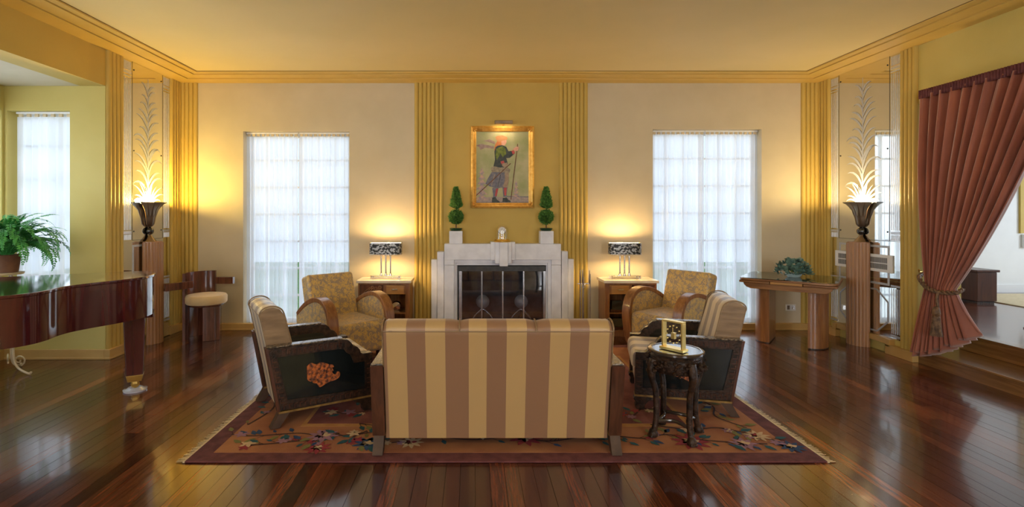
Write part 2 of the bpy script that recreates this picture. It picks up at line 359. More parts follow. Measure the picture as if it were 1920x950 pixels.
# ---- left wall, header over the bay, bay shell
BY, BX, BZ = 5.28, -4.83, 2.815
wall_x('wall_left', 'gold', BY+0.2, YB, -0.06, ZC+0.1, XL-0.26, XL, [])
struct(MB().box(XL-0.26, XL, 1.5, BY, BZ, ZC+0.1).box(XL-0.26, XL, YR, 1.5, -0.06, ZC+0.1).build('wall_left_header', 'gold'))
BWE = (-4.80, bx(131, BY), 0.80, bz(207, BY))
wall_y('wall_bay_end', 'olive', BX-0.2, XL-0.26, -0.06, BZ+0.06, BY, BY+0.2, [BWE])
struct(MB().box(XL-0.26, XL, BY, BY+0.2, -0.06, ZC+0.1).build('wall_bay_jamb', 'olive'))
wall_x('wall_bay_outer', 'olive', 1.5, BY, -0.06, BZ+0.06, BX-0.2, BX, [(1.9, BY-0.03, 0.80, BWE[3])])
wall_y('wall_bay_near', 'olive', BX-0.2, XL-0.26, -0.06, BZ+0.06, 1.3, 1.5, [])
struct(MB().box(BX-0.2, XL-0.26, 1.3, BY+0.2, BZ, BZ+0.06).build('ceiling_bay', 'cream'))
# ---- right wall with the wide stepped opening
OY0, OY1, OZ = 2.2, 5.154, 2.60
wall_x('wall_right', 'olive', YR, YB, -0.06, ZC+0.1, XR, XR+0.43, [(OY0, OY1, -0.06, OZ)])
RW = [(-3.5, -1.6, 0.6, 2.8), (2.25, 4.15, 0.6, 2.8)]  # unseen rear openings, added to let fill light in
wall_y('wall_rear', 'cream', BX-0.2, XR+0.43, -0.06, ZC+0.1, YR-0.25, YR, RW)
# ---- ceiling and stepped cornice border
struct(MB().box(BX-0.2, XR+0.43, YR-0.2, YB+0.26, ZC+0.03, ZC+0.12).build('ceiling', 'ceil'))
def ring(name, p0, p1, z, m):
    mb = MB()
    X0, X1, Y1, Y0 = XL+p0, XR-p0, YB-p0, YR+p0; x0, x1, y1, y0 = XL+p1, XR-p1, YB-p1, YR+p1
    for q in ([(X0,Y1),(X1,Y1),(x1,y1),(x0,y1)], [(X0,Y0),(X0,Y1),(x0,y1),(x0,y0)], [(X1,Y1),(X1,Y0),(x1,y0),(x1,y1)], [(X1,Y0),(X0,Y0),(x0,y0),(x1,y0)]):
        mb.prism(q, 'z', z, ZC+0.035)
    return struct(mb.build(name, m))
ring('trim_2', 0.0, 0.205, ZC-0.002, 'cornice')
ring('trim_3', 0.214, 0.375, ZC+0.006, 'cornice')
ring('trim_4', 0.386, 0.455, ZC+0.014, 'cornice')
ring('trim_5', 0.2, 0.22, ZC+0.02, 'groove'); ring('trim_6', 0.37, 0.39, ZC+0.024, 'groove'); ring('trim_7', 0.454, 0.462, ZC+0.0265, 'groove')  # dark rings paint in the shadow lines between the cornice bands
# ---- reeded pilasters
def reed_profile(w, d):
    k = 10; return [(-w/2+w*i/k, 0.012+d*math.sin(PI*i/k)**0.45) for i in range(k+1)]
def pilaster(idx, origin, rz, reeds, w, z0s, z1, d=0.02):
    """local +x runs along the wall, local -y points into the room"""
    o = MB().box(0, reeds*w, -0.014, -0.001, max(0.0, min(z0s)), z1).build('trim_%d' % idx, 'gold'); struct(o); o.location = origin; o.rotation_euler = (0, 0, rz)
    for i in range(reeds):
        pr = [(p[0]+w*(i+0.5), -p[1]-0.002) for p in reed_profile(w*0.97, d)]
        pts = [(w*i+w*0.015, -0.010)] + pr + [(w*(i+1)-w*0.015, -0.010)]
        MB().prism(pts, 'z', z0s[i], z1).build('reed', 'gold', o, smooth=50)
    return o
RWD = 0.0533
pilaster(8, (bx(777.5), YB, 0), 0, 7, RWD, [0.08]*3+[0.08, 0.93, 1.02, 1.10], ZC)
pilaster(9, (bx(1047.5), YB, 0), 0, 7, RWD, [1.10, 1.02, 0.93, 0.08]+[0.08]*3, ZC)
pilaster(10, (XL+0.01, YB, 0), 0, 4, 0.055, [0.08]*4, ZC)
pilaster(11, (XR-0.235, YB, 0), 0, 4, 0.055, [0.08]*4, ZC)
pilaster(12, (XL, 6.395, 0), PI/2, 4, 0.055, [0.08]*4, ZC)          # left wall far
pilaster(13, (XL, 5.285, 0), PI/2, 4, 0.060, [0.08]*4, ZC)          # left wall near
pilaster(14, (XR, YB-0.01, 0), -PI/2, 4, 0.055, [0.08]*4, ZC)       # right wall far
pilaster(15, (XR, 5.350, 0), -PI/2, 4, 0.049, [0.08]*4, ZC)         # right wall near
# ---- baseboards
def board(name, segs):
    mb = MB()
    for q in segs: mb.box(*q)
    return struct(mb.build(name, 'base', bevel=0.004))
board('baseboard_back', [(XL, bx(778)+0.40, YB-0.06, YB, 0, 0.085), (bx(1100)-0.40, XR, YB-0.06, YB, 0, 0.085), (XL, bx(778)+0.40, YB-0.066, YB, 0, 0.02), (bx(1100)-0.40, XR, YB-0.066, YB, 0, 0.02)])
board('baseboard_left', [(XL, XL+0.06, BY-0.02, 5.60, 0, 0.10), (XL, XL+0.06, 6.33, YB, 0, 0.10), (XL, XL+0.03, 5.60, 6.33, 0, 0.16), (XL, XL+0.066, BY-0.026, 5.60, 0, 0.022)])
board('baseboard_bay', [(BX, XL-0.001, BY-0.02, BY, 0, 0.10), (BX, XL-0.001, BY-0.026, BY, 0, 0.022), (BX, BX+0.02, 1.5, BY, 0, 0.10)])
board('baseboard_right', [(XR-0.06, XR, OY1, 5.50, 0, 0.10), (XR-0.06, XR, 6.25, YB, 0, 0.10), (XR-0.045, XR, 5.50, 6.25, 0.10, 0.16), (XR-0.06, XR, 5.44, 5.50, 0.08, 0.16), (XR-0.06, XR, 6.25, 6.31, 0.08, 0.16)])
# ---- fire surround in pale stone
YS = 6.42
def sx(x): return bx(x, YS)
def sz(y): return bz(y, YS)
fp = thing('fireplace', (0, 0, 0), 'pale limestone fireplace surround with stepped keystone and stepped sides', 'fireplace')
cy_ = YB-0.003
MB().box(sx(833), sx(851.5), YS, cy_, 0, sz(497)).build('jamb', 'stone', fp, bevel=0.004)
MB().box(sx(1034), sx(1052), YS, cy_, 0, sz(497)).build('jamb', 'stone', fp, bevel=0.004)
MB().box(sx(833), sx(1052), YS, cy_, sz(487), sz(457)).box(sx(833), sx(851.5), YS, cy_, sz(497)+0.002, sz(487)).box(sx(1034), sx(1052), YS, cy_, sz(497)+0.002, sz(487)).build('lintel', 'stone', fp, bevel=0.004)
for (a, b_, t, yy) in ((820, 832.6, 471.5, 6.50), (809, 819.6, 486, 6.55), (1052.4, 1064, 470.5, 6.50), (1064.4, 1075, 485, 6.55)):
    MB().box(bx(a, yy), bx(b_, yy), yy-0.03, cy_, 0, bz(t, yy)).build('stepped_pier', 'stone', fp, bevel=0.004)
MB().box(sx(851.5), sx(1034), YS+0.03, cy_, sz(493), sz(487)).box(sx(1027.5), sx(1034), YS+0.03, cy_, 0, sz(493)).box(sx(851.5), sx(854.5), YS+0.03, cy_, 0, sz(493)).build('moulding', 'stone', fp, bevel=0.003)
MB().box(sx(854.5), sx(1027.5), YS+0.06, cy_, sz(498), sz(493.3)).box(sx(1025.5), sx(1027.3), YS+0.06, cy_, 0, sz(498)).box(sx(854.7), sx(857), YS+0.06, cy_, 0, sz(498)).build('moulding', 'stone', fp, bevel=0.003)
MB().box(sx(920), sx(965.5), YS-0.04, YB-0.02, sz(487), sz(453.2)).build('keystone_outer', 'stone', fp, bevel=0.003)
MB().box(sx(928), sx(958), YS-0.085, YS-0.038, sz(492.5), sz(453.2)).build('keystone_middle', 'stone', fp, bevel=0.003)
MB().box(sx(936), sx(951), YS-0.13, YS-0.083, sz(497), sz(453.2)).build('keystone_centre', 'stone', fp, bevel=0.003)
struct(MB().box(FB[0]-0.06, FB[1]+0.06, YB+0.55, YB+0.60, -0.06, 0.95).build('wall_firebox_back', 'dark_soot'))
struct(MB().box(FB[0]-0.06, FB[0]-0.002, YB+0.262, YB+0.55, -0.06, 0.95).build('wall_firebox_left', 'dark_soot'))
struct(MB().box(FB[1]+0.002, FB[1]+0.06, YB+0.262, YB+0.55, -0.06, 0.95).build('wall_firebox_right', 'dark_soot'))
struct(MB().box(FB[0], FB[1], YB, YB+0.55, -0.06, 0.0).build('floor_firebox', 'dark_soot'))
struct(MB().box(FB[0], FB[1], YB+0.26, YB+0.55, 0.86, 0.95).build('ceiling_firebox', 'dark_soot'))
# glass fire doors
yd = YS+0.10
MB().box(bx(857.5, yd), bx(1025, yd), yd, yd+0.03, bz(508, yd), bz(498.5, yd)).build('fire_door', 'black_metal', fp); fd = fp.children[-1]; fd = [c for c in bpy.data.objects if c.name == 'fire_door'][0]; fd['label'] = 'black framed four pane glass fire doors'
MB().box(bx(857.5, yd), bx(863.5, yd), yd, yd+0.03, 0, bz(508, yd)).build('side_rail', 'black_metal', fd)
MB().box(bx(1021, yd), bx(1025, yd), yd, yd+0.03, 0, bz(508, yd)).build('side_rail', 'black_metal', fd)
xs = [863.5, 903.4, 942.6, 981.7, 1021]
for i, q in enumerate(xs):
    MB().box(bx(q-(1.2 if 0 < i < 4 else 2.6), yd), bx(q+(1.2 if 0 < i < 4 else 2.6), yd), yd-0.012, yd+0.012, 0.02, bz(508, yd)).build('mullion', 'steel', fd)
for i in range(4):
    MB().box(bx(xs[i]+1.3, yd), bx(xs[i+1]-1.3, yd), yd+0.002, yd+0.006, 0.02, bz(508, yd)).build('pane', 'smoked', fd)
for x, lab in ((905, 'polished ball andiron behind the left fire door panes'), (977, 'polished ball andiron behind the right fire door panes')):
    ya = 6.80; a = thing('andiron', (bx(x, ya), ya, 0), lab, 'andiron', group='ball andirons in the firebox')
    MB().lathe([(0.0, -0.09)]+[(0.09*math.sin(PI*i/10), -0.09*math.cos(PI*i/10)) for i in range(1, 10)]+[(0.0, 0.09)], 20, c=(0, 0, bz(565, ya))).build('ball', 'andiron', a, smooth=60)
    MB().tube(smooth_path([(-0.14, 0, 0.02), (-0.12, 0, 0.12), (-0.05, 0, 0.20), (0, 0, 0.23), (0.05, 0, 0.20), (0.12, 0, 0.12), (0.14, 0, 0.02)], 4), 0.014).build('arched_leg', 'steel', a, smooth=60)
    MB().box(-0.012, 0.012, 0, 0.25, 0.06, 0.09).box(-0.012, 0.012, 0.23, 0.25, 0, 0.09).tube([(0,0,0.08),(0,0,bz(565,ya)-0.07)], 0.012).build('log_bar', 'black_metal', a)
# fire tools
ts = thing('fire_tool_stand', (bx(1094, 6.28), 6.28, 0), 'polished steel fire tool stand beside the stone fireplace', 'tool stand')
MB().box(-0.10, 0.09, -0.07, 0.07, 0, 0.025).build('base', 'steel', ts, bevel=0.004)
MB().tube([(0,0,0.02),(0,0,0.72)], 0.009).build('pole', 'steel', ts, smooth=60)
MB().tube([(-0.075,0,0.64),(0.075,0,0.64)], 0.007).tube([(0.022*math.cos(a), -0.012, 0.61+0.022*math.sin(a)) for a in [i*PI/6 for i in range(13)]], 0.004, 6).build('hook_bar', 'chrome', ts, smooth=60)
for dx, lab, nm in ((-0.055, 'slim steel poker hanging at left of the fire tool stand', 'fire_poker'), (-0.028, 'steel tongs hanging beside the fire tool stand pole', 'fire_tongs'), (0.055, 'steel shovel with round blade on the fire tool stand', 'fire_shovel')):
    t = thing(nm, (bx(1094, 6.28)+dx, 6.195, 0), lab, 'fire tool')
    MB().tube([(0,0,0.07),(0,0,0.66)], 0.006).build('shaft', 'steel', t, smooth=60)
    MB().tube([(0,0,0.65),(0,0,0.68),(0,0,0.82)], [0.006, 0.011, 0.005]).build('handle', 'chrome', t, smooth=60)
    if nm == 'fire_shovel': MB().lathe([(0.0,0.0),(0.05,0.004),(0.055,0.02)], 16).build('blade', 'chrome', t, smooth=60).rotation_euler = (1.45, 0, 0); t.children[-1].location = (0.005, -0.012, 0.11)
    else: MB().tube([(0,0,0.08),(0.0,-0.012,0.045),(0.015,-0.02,0.03)], 0.006).build('tip', 'steel', t, smooth=60)

# ---- windows with muntin grids
def window_y(idx, x0, x1, z0, z1, y, cols, rows):
    o = MB().box(x0, x1, y, y+0.05, z0, z0+0.06).box(x0, x1, y, y+0.05, z1-0.06, z1).box(x0, x0+0.05, y, y+0.05, z0+0.06, z1-0.06).box(x1-0.05, x1, y, y+0.05, z0+0.06, z1-0.06).build('window_%d' % idx, 'white'); struct(o)
    for i in range(1, cols):
        xx = x0+(x1-x0)*i/cols; h = 0.03 if i*2 == cols else 0.013
        MB().box(xx-h, xx+h, y+0.005, y+0.045, z0+0.06, z1-0.06).build('muntin', 'white', o)
    for j in range(1, rows):
        zz = z0+(z1-z0)*j/rows; MB().box(x0+0.05, x1-0.05, y+0.01, y+0.04, zz-0.013, zz+0.013).build('muntin', 'white', o)
    MB().box(x0+0.05, x1-0.05, y+0.022, y+0.026, z0+0.06, z1-0.06).build('pane', 'glass', o)
    return o
def window_x(idx, y0, y1, z0, z1, x, cols, rows):
    o = window_y(idx, -(y1-y0)/2, (y1-y0)/2, z0, z1, 0, cols, rows); o.location = (x, (y0+y1)/2, 0); o.rotation_euler = (0, 0, PI/2); return o
window_y(1, *WL, YB+0.19, 6, 7); window_y(2, *WR_, YB+0.19, 6, 7)
window_y(3, BWE[0], BWE[1], BWE[2], BWE[3], BY+0.14, 3, 5)
window_x(4, 1.9, BY-0.03, 0.80, BWE[3], BX-0.13, 8, 5)
for i, q in enumerate(RW): window_y(5+i, q[0], q[1], q[2], q[3], YR-0.2, 4, 5)  # unseen windows added along with the rear fill

# ---- sheer curtains
def sheer(x0, x1, z0, z1, folds, amp, label, group, loc, rz=0):
    t = thing('sheer_curtain', loc, label, 'curtain', rz, group)
    ph = random.random()*6; Wd = x1-x0
    def fn(u, w):
        z = z1-(z1-z0)*w; k = 2*PI*folds*u+ph
        a = amp*(0.45+0.55*min(1, w*3))*(0.7+0.3*math.sin(u*17+ph))
        return (x0+Wd*u+0.25*Wd/folds*0.5*math.sin(k*2)*0.5, a*math.sin(k)+0.006*math.sin(9*u+3*w), z)
    MB().grid(fn, folds*10, 14).build('voile', 'sheer', t, smooth=180, fix=False)
    pl_ = MB().box(-0.016, 0.016, -0.012, 0.012, 0, 0.03).build('pleat', 'fringe', t)
    for i in range(folds):
        lc = (x0+Wd*(i+0.5)/folds, 0, z1)
        if i == 0: pl_.location = lc
        else: dupe(pl_, t, lc)
    MB().box(x0, x1, -0.012, 0.012, z1+0.03, z1+0.05).build('track', 'white', t)
    return t
yc = YB+0.085
def pair(W4, lab, grp):
    xm = (W4[0]+W4[1])/2
    sheer(W4[0]+0.012, xm+0.0, 0.07, W4[3]-0.055, 11, 0.034, 'white sheer curtain panel, left half of the '+lab, grp, (0, yc, 0))
    sheer(xm+0.012, W4[1]-0.012, 0.07, W4[3]-0.055, 11, 0.034, 'white sheer curtain panel, right half of the '+lab, grp, (0, yc, 0))
pair(WL, 'window left of the fireplace', 'sheers left of the fireplace'); pair(WR_, 'window right of the fireplace', 'sheers right of the fireplace')
sheer(BWE[0]+0.05, BWE[1]-0.012, 0.83, BWE[3]-0.055, 7, 0.024, 'white sheer curtain on bay window behind the green fern', 'bay window sheers', (0, BY+0.06, 0))
sheer(-1.65, 1.65, 0.83, BWE[3]-0.055, 26, 0.024, 'white sheer curtain on the long side of the bay at the left edge', 'bay window sheers', (BX-0.05, 3.585, 0), PI/2)

# ---- next room seen through the opening
FZ = 0.30
struct(MB().box(XR+0.43, 10.3, 1.9, 8.1, -0.06, FZ).build('floor_next_room', 'plank'))
struct(MB().box(XR, XR+0.43, OY0, OY1, -0.06, 0.115).build('step_riser', 'step_oak'))
struct(MB().box(XR-0.02, XR+0.43, OY0, OY1, 0.1155, 0.138).build('step_tread', 'step_oak', bevel=0.006))
struct(MB().box(XR+0.41, XR+0.45, OY0, OY1, 0.14, FZ-0.022).build('step_riser', 'step_oak'))
struct(MB().box(XR+0.395, XR+0.50, OY0, OY1, FZ-0.0215, FZ+0.002).build('step_nosing', 'step_oak', bevel=0.006))
NW = (8.42, 9.5, 1.25, 2.45)
wall_y('wall_next_back', 'white_wall', XR+0.43, 10.3, FZ, ZC+0.1, 7.8, 8.0, [NW])
wall_x('wall_next_right', 'white_wall', 1.9, 8.0, FZ, ZC+0.1, 10.1, 10.3, [(3.2, 6.6, 1.0, 2.6)])  # unseen side opening, added so fill light reaches this room
wall_y('wall_next_near', 'white_wall', XR+0.43, 10.3, FZ, ZC+0.1, 1.7, 1.9, [])
struct(MB().box(XR+0.43, 10.3, 1.7, 8.0, ZC+0.02, ZC+0.12).build('ceiling_next_room', 'white_wall'))
struct(MB().box(XR+0.43, 10.1, 7.78, 7.8, FZ, FZ+0.12).build('baseboard_next', 'white'))
window_y(7, *NW, 7.9, 2, 3)
struct(MB().box(NW[0]-0.10, NW[0]-0.01, 7.77, 7.8, NW[2]-0.05, NW[3]+0.1).build('trim_16', 'gold'))
g = thing('wall_vent', (8.52, 7.76, 0.98), 'white louvred vent low on the white wall of the next room', 'vent')
MB().box(-0.16, 0.16, 0, 0.035, 0, 0.20).build('frame', 'white', g)
for i in range(6): MB().box(-0.12+i*0.042, -0.10+i*0.042, -0.004, 0.002, 0.03, 0.17).build('slot', 'black_metal', g)
c = thing('side_cabinet', (6.85, 7.1, FZ), 'dark wood low cabinet standing in the next room', 'cabinet')
MB().box(-0.15, 0.12, -0.3, 0.3, 0.03, 0.42).build('body', 'mahog', c, bevel=0.01); MB().box(-0.17, 0.14, -0.32, 0.32, 0.42, 0.45).build('top', 'mahog', c, bevel=0.006); MB().box(-0.13, 0.10, -0.28, 0.28, 0, 0.03).build('plinth', 'ebony', c)
tag(MB().box(7.05, 9.6, 6.2, 7.6, FZ+0.001, FZ+0.012).build('pale_rug', 'fringe', bevel=0.003), 'pale rug on the dark floor of the next room', 'rug')
tag(MB().box(5.75, 7.2, 4.2, 5.35, FZ+0.001, FZ+0.012).build('door_mat', 'rug_mauve', bevel=0.003), 'dark patterned mat on the next room floor', 'mat')
# garden outside
struct(MB().box(-14, 16, -14, 20, -0.45, -0.40).build('ground_lawn', 'lawn'))
def hedge(x0, x1, y, h, lab):
    random.seed(int(y*10)); mb = MB()
    for i in range(900):
        px = random.uniform(x0, x1); py = y+random.uniform(-0.4, 0.4); pz = random.uniform(-0.4, h+random.uniform(-0.1, 0.1)); s = random.uniform(0.06, 0.12)
        d = [random.uniform(-1, 1)*s for _ in range(9)]
        mb.add([(px+d[0], py+d[1], pz+d[2]), (px+d[3], py+d[4], pz+d[5]), (px+d[6], py+d[7], pz+d[8])], [(0, 1, 2)])
    mb.box(x0, x1, y-0.25, y+0.25, -0.4, h-0.15)
    return tag(mb.build('garden_hedge', 'hedge', fix=False), lab, 'hedge')
hedge(8.0, 11.5, 10.2, 2.4, 'clipped green hedge outside the next room window')

# ---- two unseen lamps added behind the camera as warm fill light
for i, (x, y) in enumerate(((-1.2, -0.9), (1.9, -0.9))):
    o = struct(MB().lathe([(0.001, 0.0), (0.08, 0.0), (0.08, -0.03), (0.012, -0.05), (0.010, -0.45), (0.09, -0.47), (0.001, -0.48)], 20).build('added_fill_lamp_%d' % (i+1), 'brass', smooth=40)); o.location = (x, y, ZC+0.03)
    for k_ in range(5):
        a = k_*2*PI/5; MB().tube(smooth_path([(0, 0, -0.46), (0.14*math.cos(a), 0.14*math.sin(a), -0.52), (0.30*math.cos(a), 0.30*math.sin(a), -0.46)], 5), 0.01, 6).lathe([(0.04, -0.46), (0.06, -0.42), (0.055, -0.40)], 12, c=(0.30*math.cos(a), 0.30*math.sin(a), 0)).build('fill_lamp_arm', 'brass', o, smooth=60)
        point('fill_bulb', (0.30*math.cos(a), 0.30*math.sin(a), -0.36), 14, (1.0, 0.86, 0.60), 0.06, o)

# ================================================================== wall mirrors with half urns
def mirror_wall(sgn, wx, yc_, half, labs):
    """local: x along the wall, -y into the room. Mirror centred on the half-round pedestal."""
    rz = PI/2 if sgn < 0 else -PI/2
    t = thing('wall_mirror', (wx, yc_, 0), labs[0], 'mirror', rz)
    MB().box(-half, half, -0.008, -0.002, 1.203, ZC-0.004).build('mirror_pane', 'mirror', t)
    MB().box(-half, half, -0.008, -0.002, 0.782, 1.200).build('mirror_pane', 'mirror', t)
    MB().box(-half, half, -0.008, -0.002, 0.163, 0.779).build('mirror_pane', 'mirror', t)
    for sg in (-1, 1):
        xa = sg*(half-0.075); e = MB()
        for k in range(5): e.box(xa-0.05+k*0.025-0.004, xa-0.05+k*0.025+0.004, -0.0105, -0.0078, 1.32, ZC-0.20)
        e.box(xa-0.062, xa+0.062, -0.0105, -0.0078, ZC-0.155, ZC-0.125).box(xa-0.062, xa+0.062, -0.0105, -0.0078, ZC-0.185, ZC-0.172)
        for k in range(8): e.box(xa-0.058+k*0.0155, xa-0.050+k*0.0155, -0.0105, -0.0078, ZC-0.115, ZC-0.02)
        e.box(xa-0.062, xa+0.062, -0.0105, -0.0078, 1.275, 1.305)
        for k in range(8): e.box(xa-0.058+k*0.0155, xa-0.050+k*0.0155, -0.0105, -0.0078, 1.21, 1.268)
        for k in range(5): e.box(xa-0.05+k*0.025-0.004, xa-0.05+k*0.025+0.004, -0.0105, -0.0078, 0.22, 0.70)
        e.box(xa-0.062, xa+0.062, -0.0105, -0.0078, 0.715, 0.735).box(xa-0.062, xa+0.062, -0.0105, -0.0078, 0.18, 0.205)
        e.build('etched_pilaster', 'etch_dim', t)
        MB().box(sg*(half-0.152)-0.002, sg*(half-0.152)+0.002, -0.010, -0.0078, 1.203, ZC-0.004).build('mirror_joint', 'black_metal', t)
        for z in (1.3, 2.2, 3.1): MB().lathe([(0.0, 0.006), (0.008, 0.004), (0.009, 0.0)], 10, c=(0,0,0)).build('mirror_screw', 'black_metal', t).matrix_local = Matrix.Translation((sg*(half-0.18), -0.008, z)) @ Matrix.Rotation(PI/2, 4, 'X')
    MB().box(-half+0.152, half-0.152, -0.010, -0.0078, 1.1995, 1.2035).build('mirror_joint', 'black_metal', t)
    e = MB(); w = half-0.155
    def frame(mb, x, z0, z1, tk): mb.box(-x, x, -0.0105, -0.0078, z0, z0+tk).box(-x, x, -0.0105, -0.0078, z1-tk, z1).box(-x, -x+tk, -0.0105, -0.0078, z0+tk, z1-tk).box(x-tk, x, -0.0105, -0.0078, z0+tk, z1-tk)
    frame(e, w, 0.72, 1.15, 0.024); e.build('etched_frame', 'etch', t)
    e = MB(); oc = [(w*0.55, 0.20), (w*0.95, 0.33), (w*0.95, 0.54), (w*0.55, 0.66), (-w*0.55, 0.66), (-w*0.95, 0.54), (-w*0.95, 0.33), (-w*0.55, 0.20)]
    for i in range(8):
        p, q = Vector(oc[i]), Vector(oc[(i+1) % 8]); d = (q-p).normalized(); nn = Vector((-d.y, d.x))*0.009
        e.prism([tuple(p-nn), tuple(q-nn), tuple(q+nn), tuple(p+nn)], 'y', -0.0105, -0.0078)
    e.build('etched_octagon', 'etch', t)
    # plume of reeds etched up the mirror
    random.seed(11); e = MB()
    e.prism([(-0.012, 1.62), (0.012, 1.62), (0.004, 2.75), (0.0, 3.06), (-0.004, 2.75)], 'y', -0.011, -0.0078)
    def leaf(x0, z0, ang, L, curl, wd):
        pts = []; p = Vector((x0, z0)); a = ang; n = 7
        for i in range(n+1):
            pts.append((p.copy(), a)); p = p+Vector((math.sin(a), math.cos(a)))*L/n; a += curl/n*(0.4+1.2*i/n)
        lft = []; rgt = []
        for i, (q, aa) in enumerate(pts):
            ww = wd*math.sin(PI*min(1, 0.12+0.88*i/n))**0.8; nn = Vector((math.cos(aa), -math.sin(aa)))
            lft.append(q-nn*ww); rgt.append(q+nn*ww)
        for i in range(n): e.add([(lft[i].x, -0.0108, lft[i].y), (rgt[i].x, -0.0108, rgt[i].y), (rgt[i+1].x, -0.0108, rgt[i+1].y), (lft[i+1].x, -0.0108, lft[i+1].y)], [(0, 1, 2, 3)])
    for i in range(13):
        z = 1.68+i*0.098; sc = 1.0-0.58*i/13
        for sg in (-1, 1):
            leaf(0, z+(0.04 if sg > 0 else 0), sg*random.uniform(0.22, 0.55), 0.34*sc*random.uniform(0.8, 1.15)+0.04, sg*random.uniform(1.3, 2.6), 0.010+0.005*sc)
    for i in range(11):
        a = (i-5)*0.19; leaf(a*0.05, 1.61, a, random.uniform(0.2, 0.34), a*1.7, 0.011)
    e.build('etched_plume', 'etch', t, fix=False)
    # half-round reeded pedestal
    p = thing('half_pedestal', (wx, yc_, 0), labs[1], 'pedestal', rz)
    R, nfl = 0.135, 11
    prof = [(R*math.cos(PI+PI*i/(nfl*6))*(1+0.05*abs(math.sin(PI*i/6))), R*math.sin(PI+PI*i/(nfl*6))*(1+0.05*abs(math.sin(PI*i/6)))-0.025) for i in range(nfl*6+1)]
    MB().prism(prof, 'z', 0, 1.165).build('reeded_shaft', 'ped_wood', p, smooth=35)
    MB().lathe([(0.001, 1.165), (R*0.96, 1.165), (R*0.96, 1.175), (0.001, 1.175)], 24, PI, 2*PI, (0, -0.025, 0)).build('cap', 'ped_wood', p, smooth=35)
    u = thing('half_urn_lamp', (wx, yc_-0.0, 1.176), labs[2], 'urn lamp', rz)
    hl = lambda pr, nm, mt: MB().lathe(pr, 28, PI, 2*PI, (0, -0.025, 0)).build(nm, mt, u, smooth=50)
    hl([(0.075, 0.0), (0.07, 0.008), (0.03, 0.055), (0.015, 0.085)], 'foot', 'urn')
    hl([(0.0, 0.075)]+[(0.046*math.sin(PI*i/10), 0.121-0.046*math.cos(PI*i/10)) for i in range(1, 10)]+[(0.0, 0.167)], 'ball', 'black_ball')
    cup = [(0.012, 0.165), (0.03, 0.175), (0.05, 0.20), (0.062, 0.27), (0.085, 0.36), (0.13, 0.425), (0.17, 0.447), (0.175, 0.453)]
    hl(cup+[(0.165, 0.450), (0.12, 0.43), (0.075, 0.36), (0.05, 0.27), (0.02, 0.25), (0.001, 0.25)], 'cup', 'urn')
    MB().prism([(r, z) for r, z in cup]+[(-r, z) for r, z in reversed(cup)], 'y', -0.020, -0.0125).build('back_plate', 'urn', u)
    def rad(z):
        for (r0, z0), (r1, z1) in zip(cup, cup[1:]):
            if z0 <= z <= z1: return r0+(r1-r0)*(z-z0)/(z1-z0)
        return 0.175
    for k in range(7):
        a = PI+PI*(k+0.5)/7; vs = []; fs = []
        zz = [0.448, 0.43, 0.40, 0.36, 0.32, 0.29]; ww = [0.21, 0.21, 0.19, 0.16, 0.10, 0.0]
        for z, wv_ in zip(zz, ww):
            for q in (-1, 0, 1): rr = rad(z)+0.004; vs.append((rr*math.cos(a+q*wv_), rr*math.sin(a+q*wv_)-0.025, z))
        for j in range(5): fs += [(j*3, j*3+1, j*3+4, j*3+3), (j*3+1, j*3+2, j*3+5, j*3+4)]
        MB().add(vs, fs).build('petal', 'urn_petal', u, smooth=60)
    return t, u
MLY, MRY = (5.533+6.395)/2, (5.347+6.413)/2
_, uL = mirror_wall(-1, XL, MLY, (6.395-5.533)/2, ('tall etched wall mirror behind the grand piano', 'half-round reeded wood pedestal standing behind the grand piano', 'flared bronze half urn lamp with glowing top, beside the piano'))
_, uR = mirror_wall(1, XR, MRY, (6.413-5.347)/2, ('tall etched wall mirror between the table and the velvet curtain', 'half-round reeded wood pedestal between the table and the velvet curtain', 'flared bronze half urn lamp near the velvet curtain'))
point('urn_bulb', (0.0, -0.125, 0.462), 56, (1.0, 0.70, 0.17), 0.03, uL)
point('urn_bulb', (0.0, -0.125, 0.462), 32, (1.0, 0.74, 0.34), 0.03, uR)
g = thing('mirror_vent', (XR, MRY, 0), 'white metal vent grille set in the right mirror behind the pedestal', 'vent', -PI/2)
MB().box(-0.43, 0.43, -0.022, -0.009, 0.86, 1.05).build('plate', 'white', g, bevel=0.003)
for k in range(56):
    xx = -0.37+k*0.0132
    for z0, z1 in ((0.892, 0.95), (0.96, 1.018)): MB().box(xx, xx+0.007, -0.0235, -0.0215, z0, z1).build('slot', 'black_metal', g)

# ================================================================== picture, mantel things
yp = YB-0.03
pic = thing('framed_painting', (bx(942, yp), yp, bz(313.5, yp)), 'gilt framed painting of a skier in green coat above the fireplace', 'painting')
k = yp/960; w2, h2 = 59*k, 76.5*k; fw = 10*k
for a in (-1, 1):
    MB().prism([(-h2, a*w2), (h2, a*w2), (h2-fw, a*(w2-fw)), (-h2+fw, a*(w2-fw))], 'z', 0, 0.001)
def rail(p):  # mitred moulding
    mb = MB(); q = [Vector(v) for v in p]
    for (t0, t1, d0, d1) in ((0, 0.32, 0.03, 0.045), (0.32, 0.75, 0.045, 0.022), (0.75, 1.0, 0.028, 0.015)):
        A, B = q[0]+(q[3]-q[0])*t0, q[1]+(q[2]-q[1])*t0; C, D = q[1]+(q[2]-q[1])*t1, q[0]+(q[3]-q[0])*t1
        vs = [(A.x, -d0, A.y), (B.x, -d0, B.y), (C.x, -d1, C.y), (D.x, -d1, D.y), (A.x, 0.012, A.y), (B.x, 0.012, B.y), (C.x, 0.012, C.y), (D.x, 0.012, D.y)]
        mb.add(vs, [(0,1,2,3),(4,7,6,5),(0,4,5,1),(1,5,6,2),(2,6,7,3),(3,7,4,0)])
    return mb
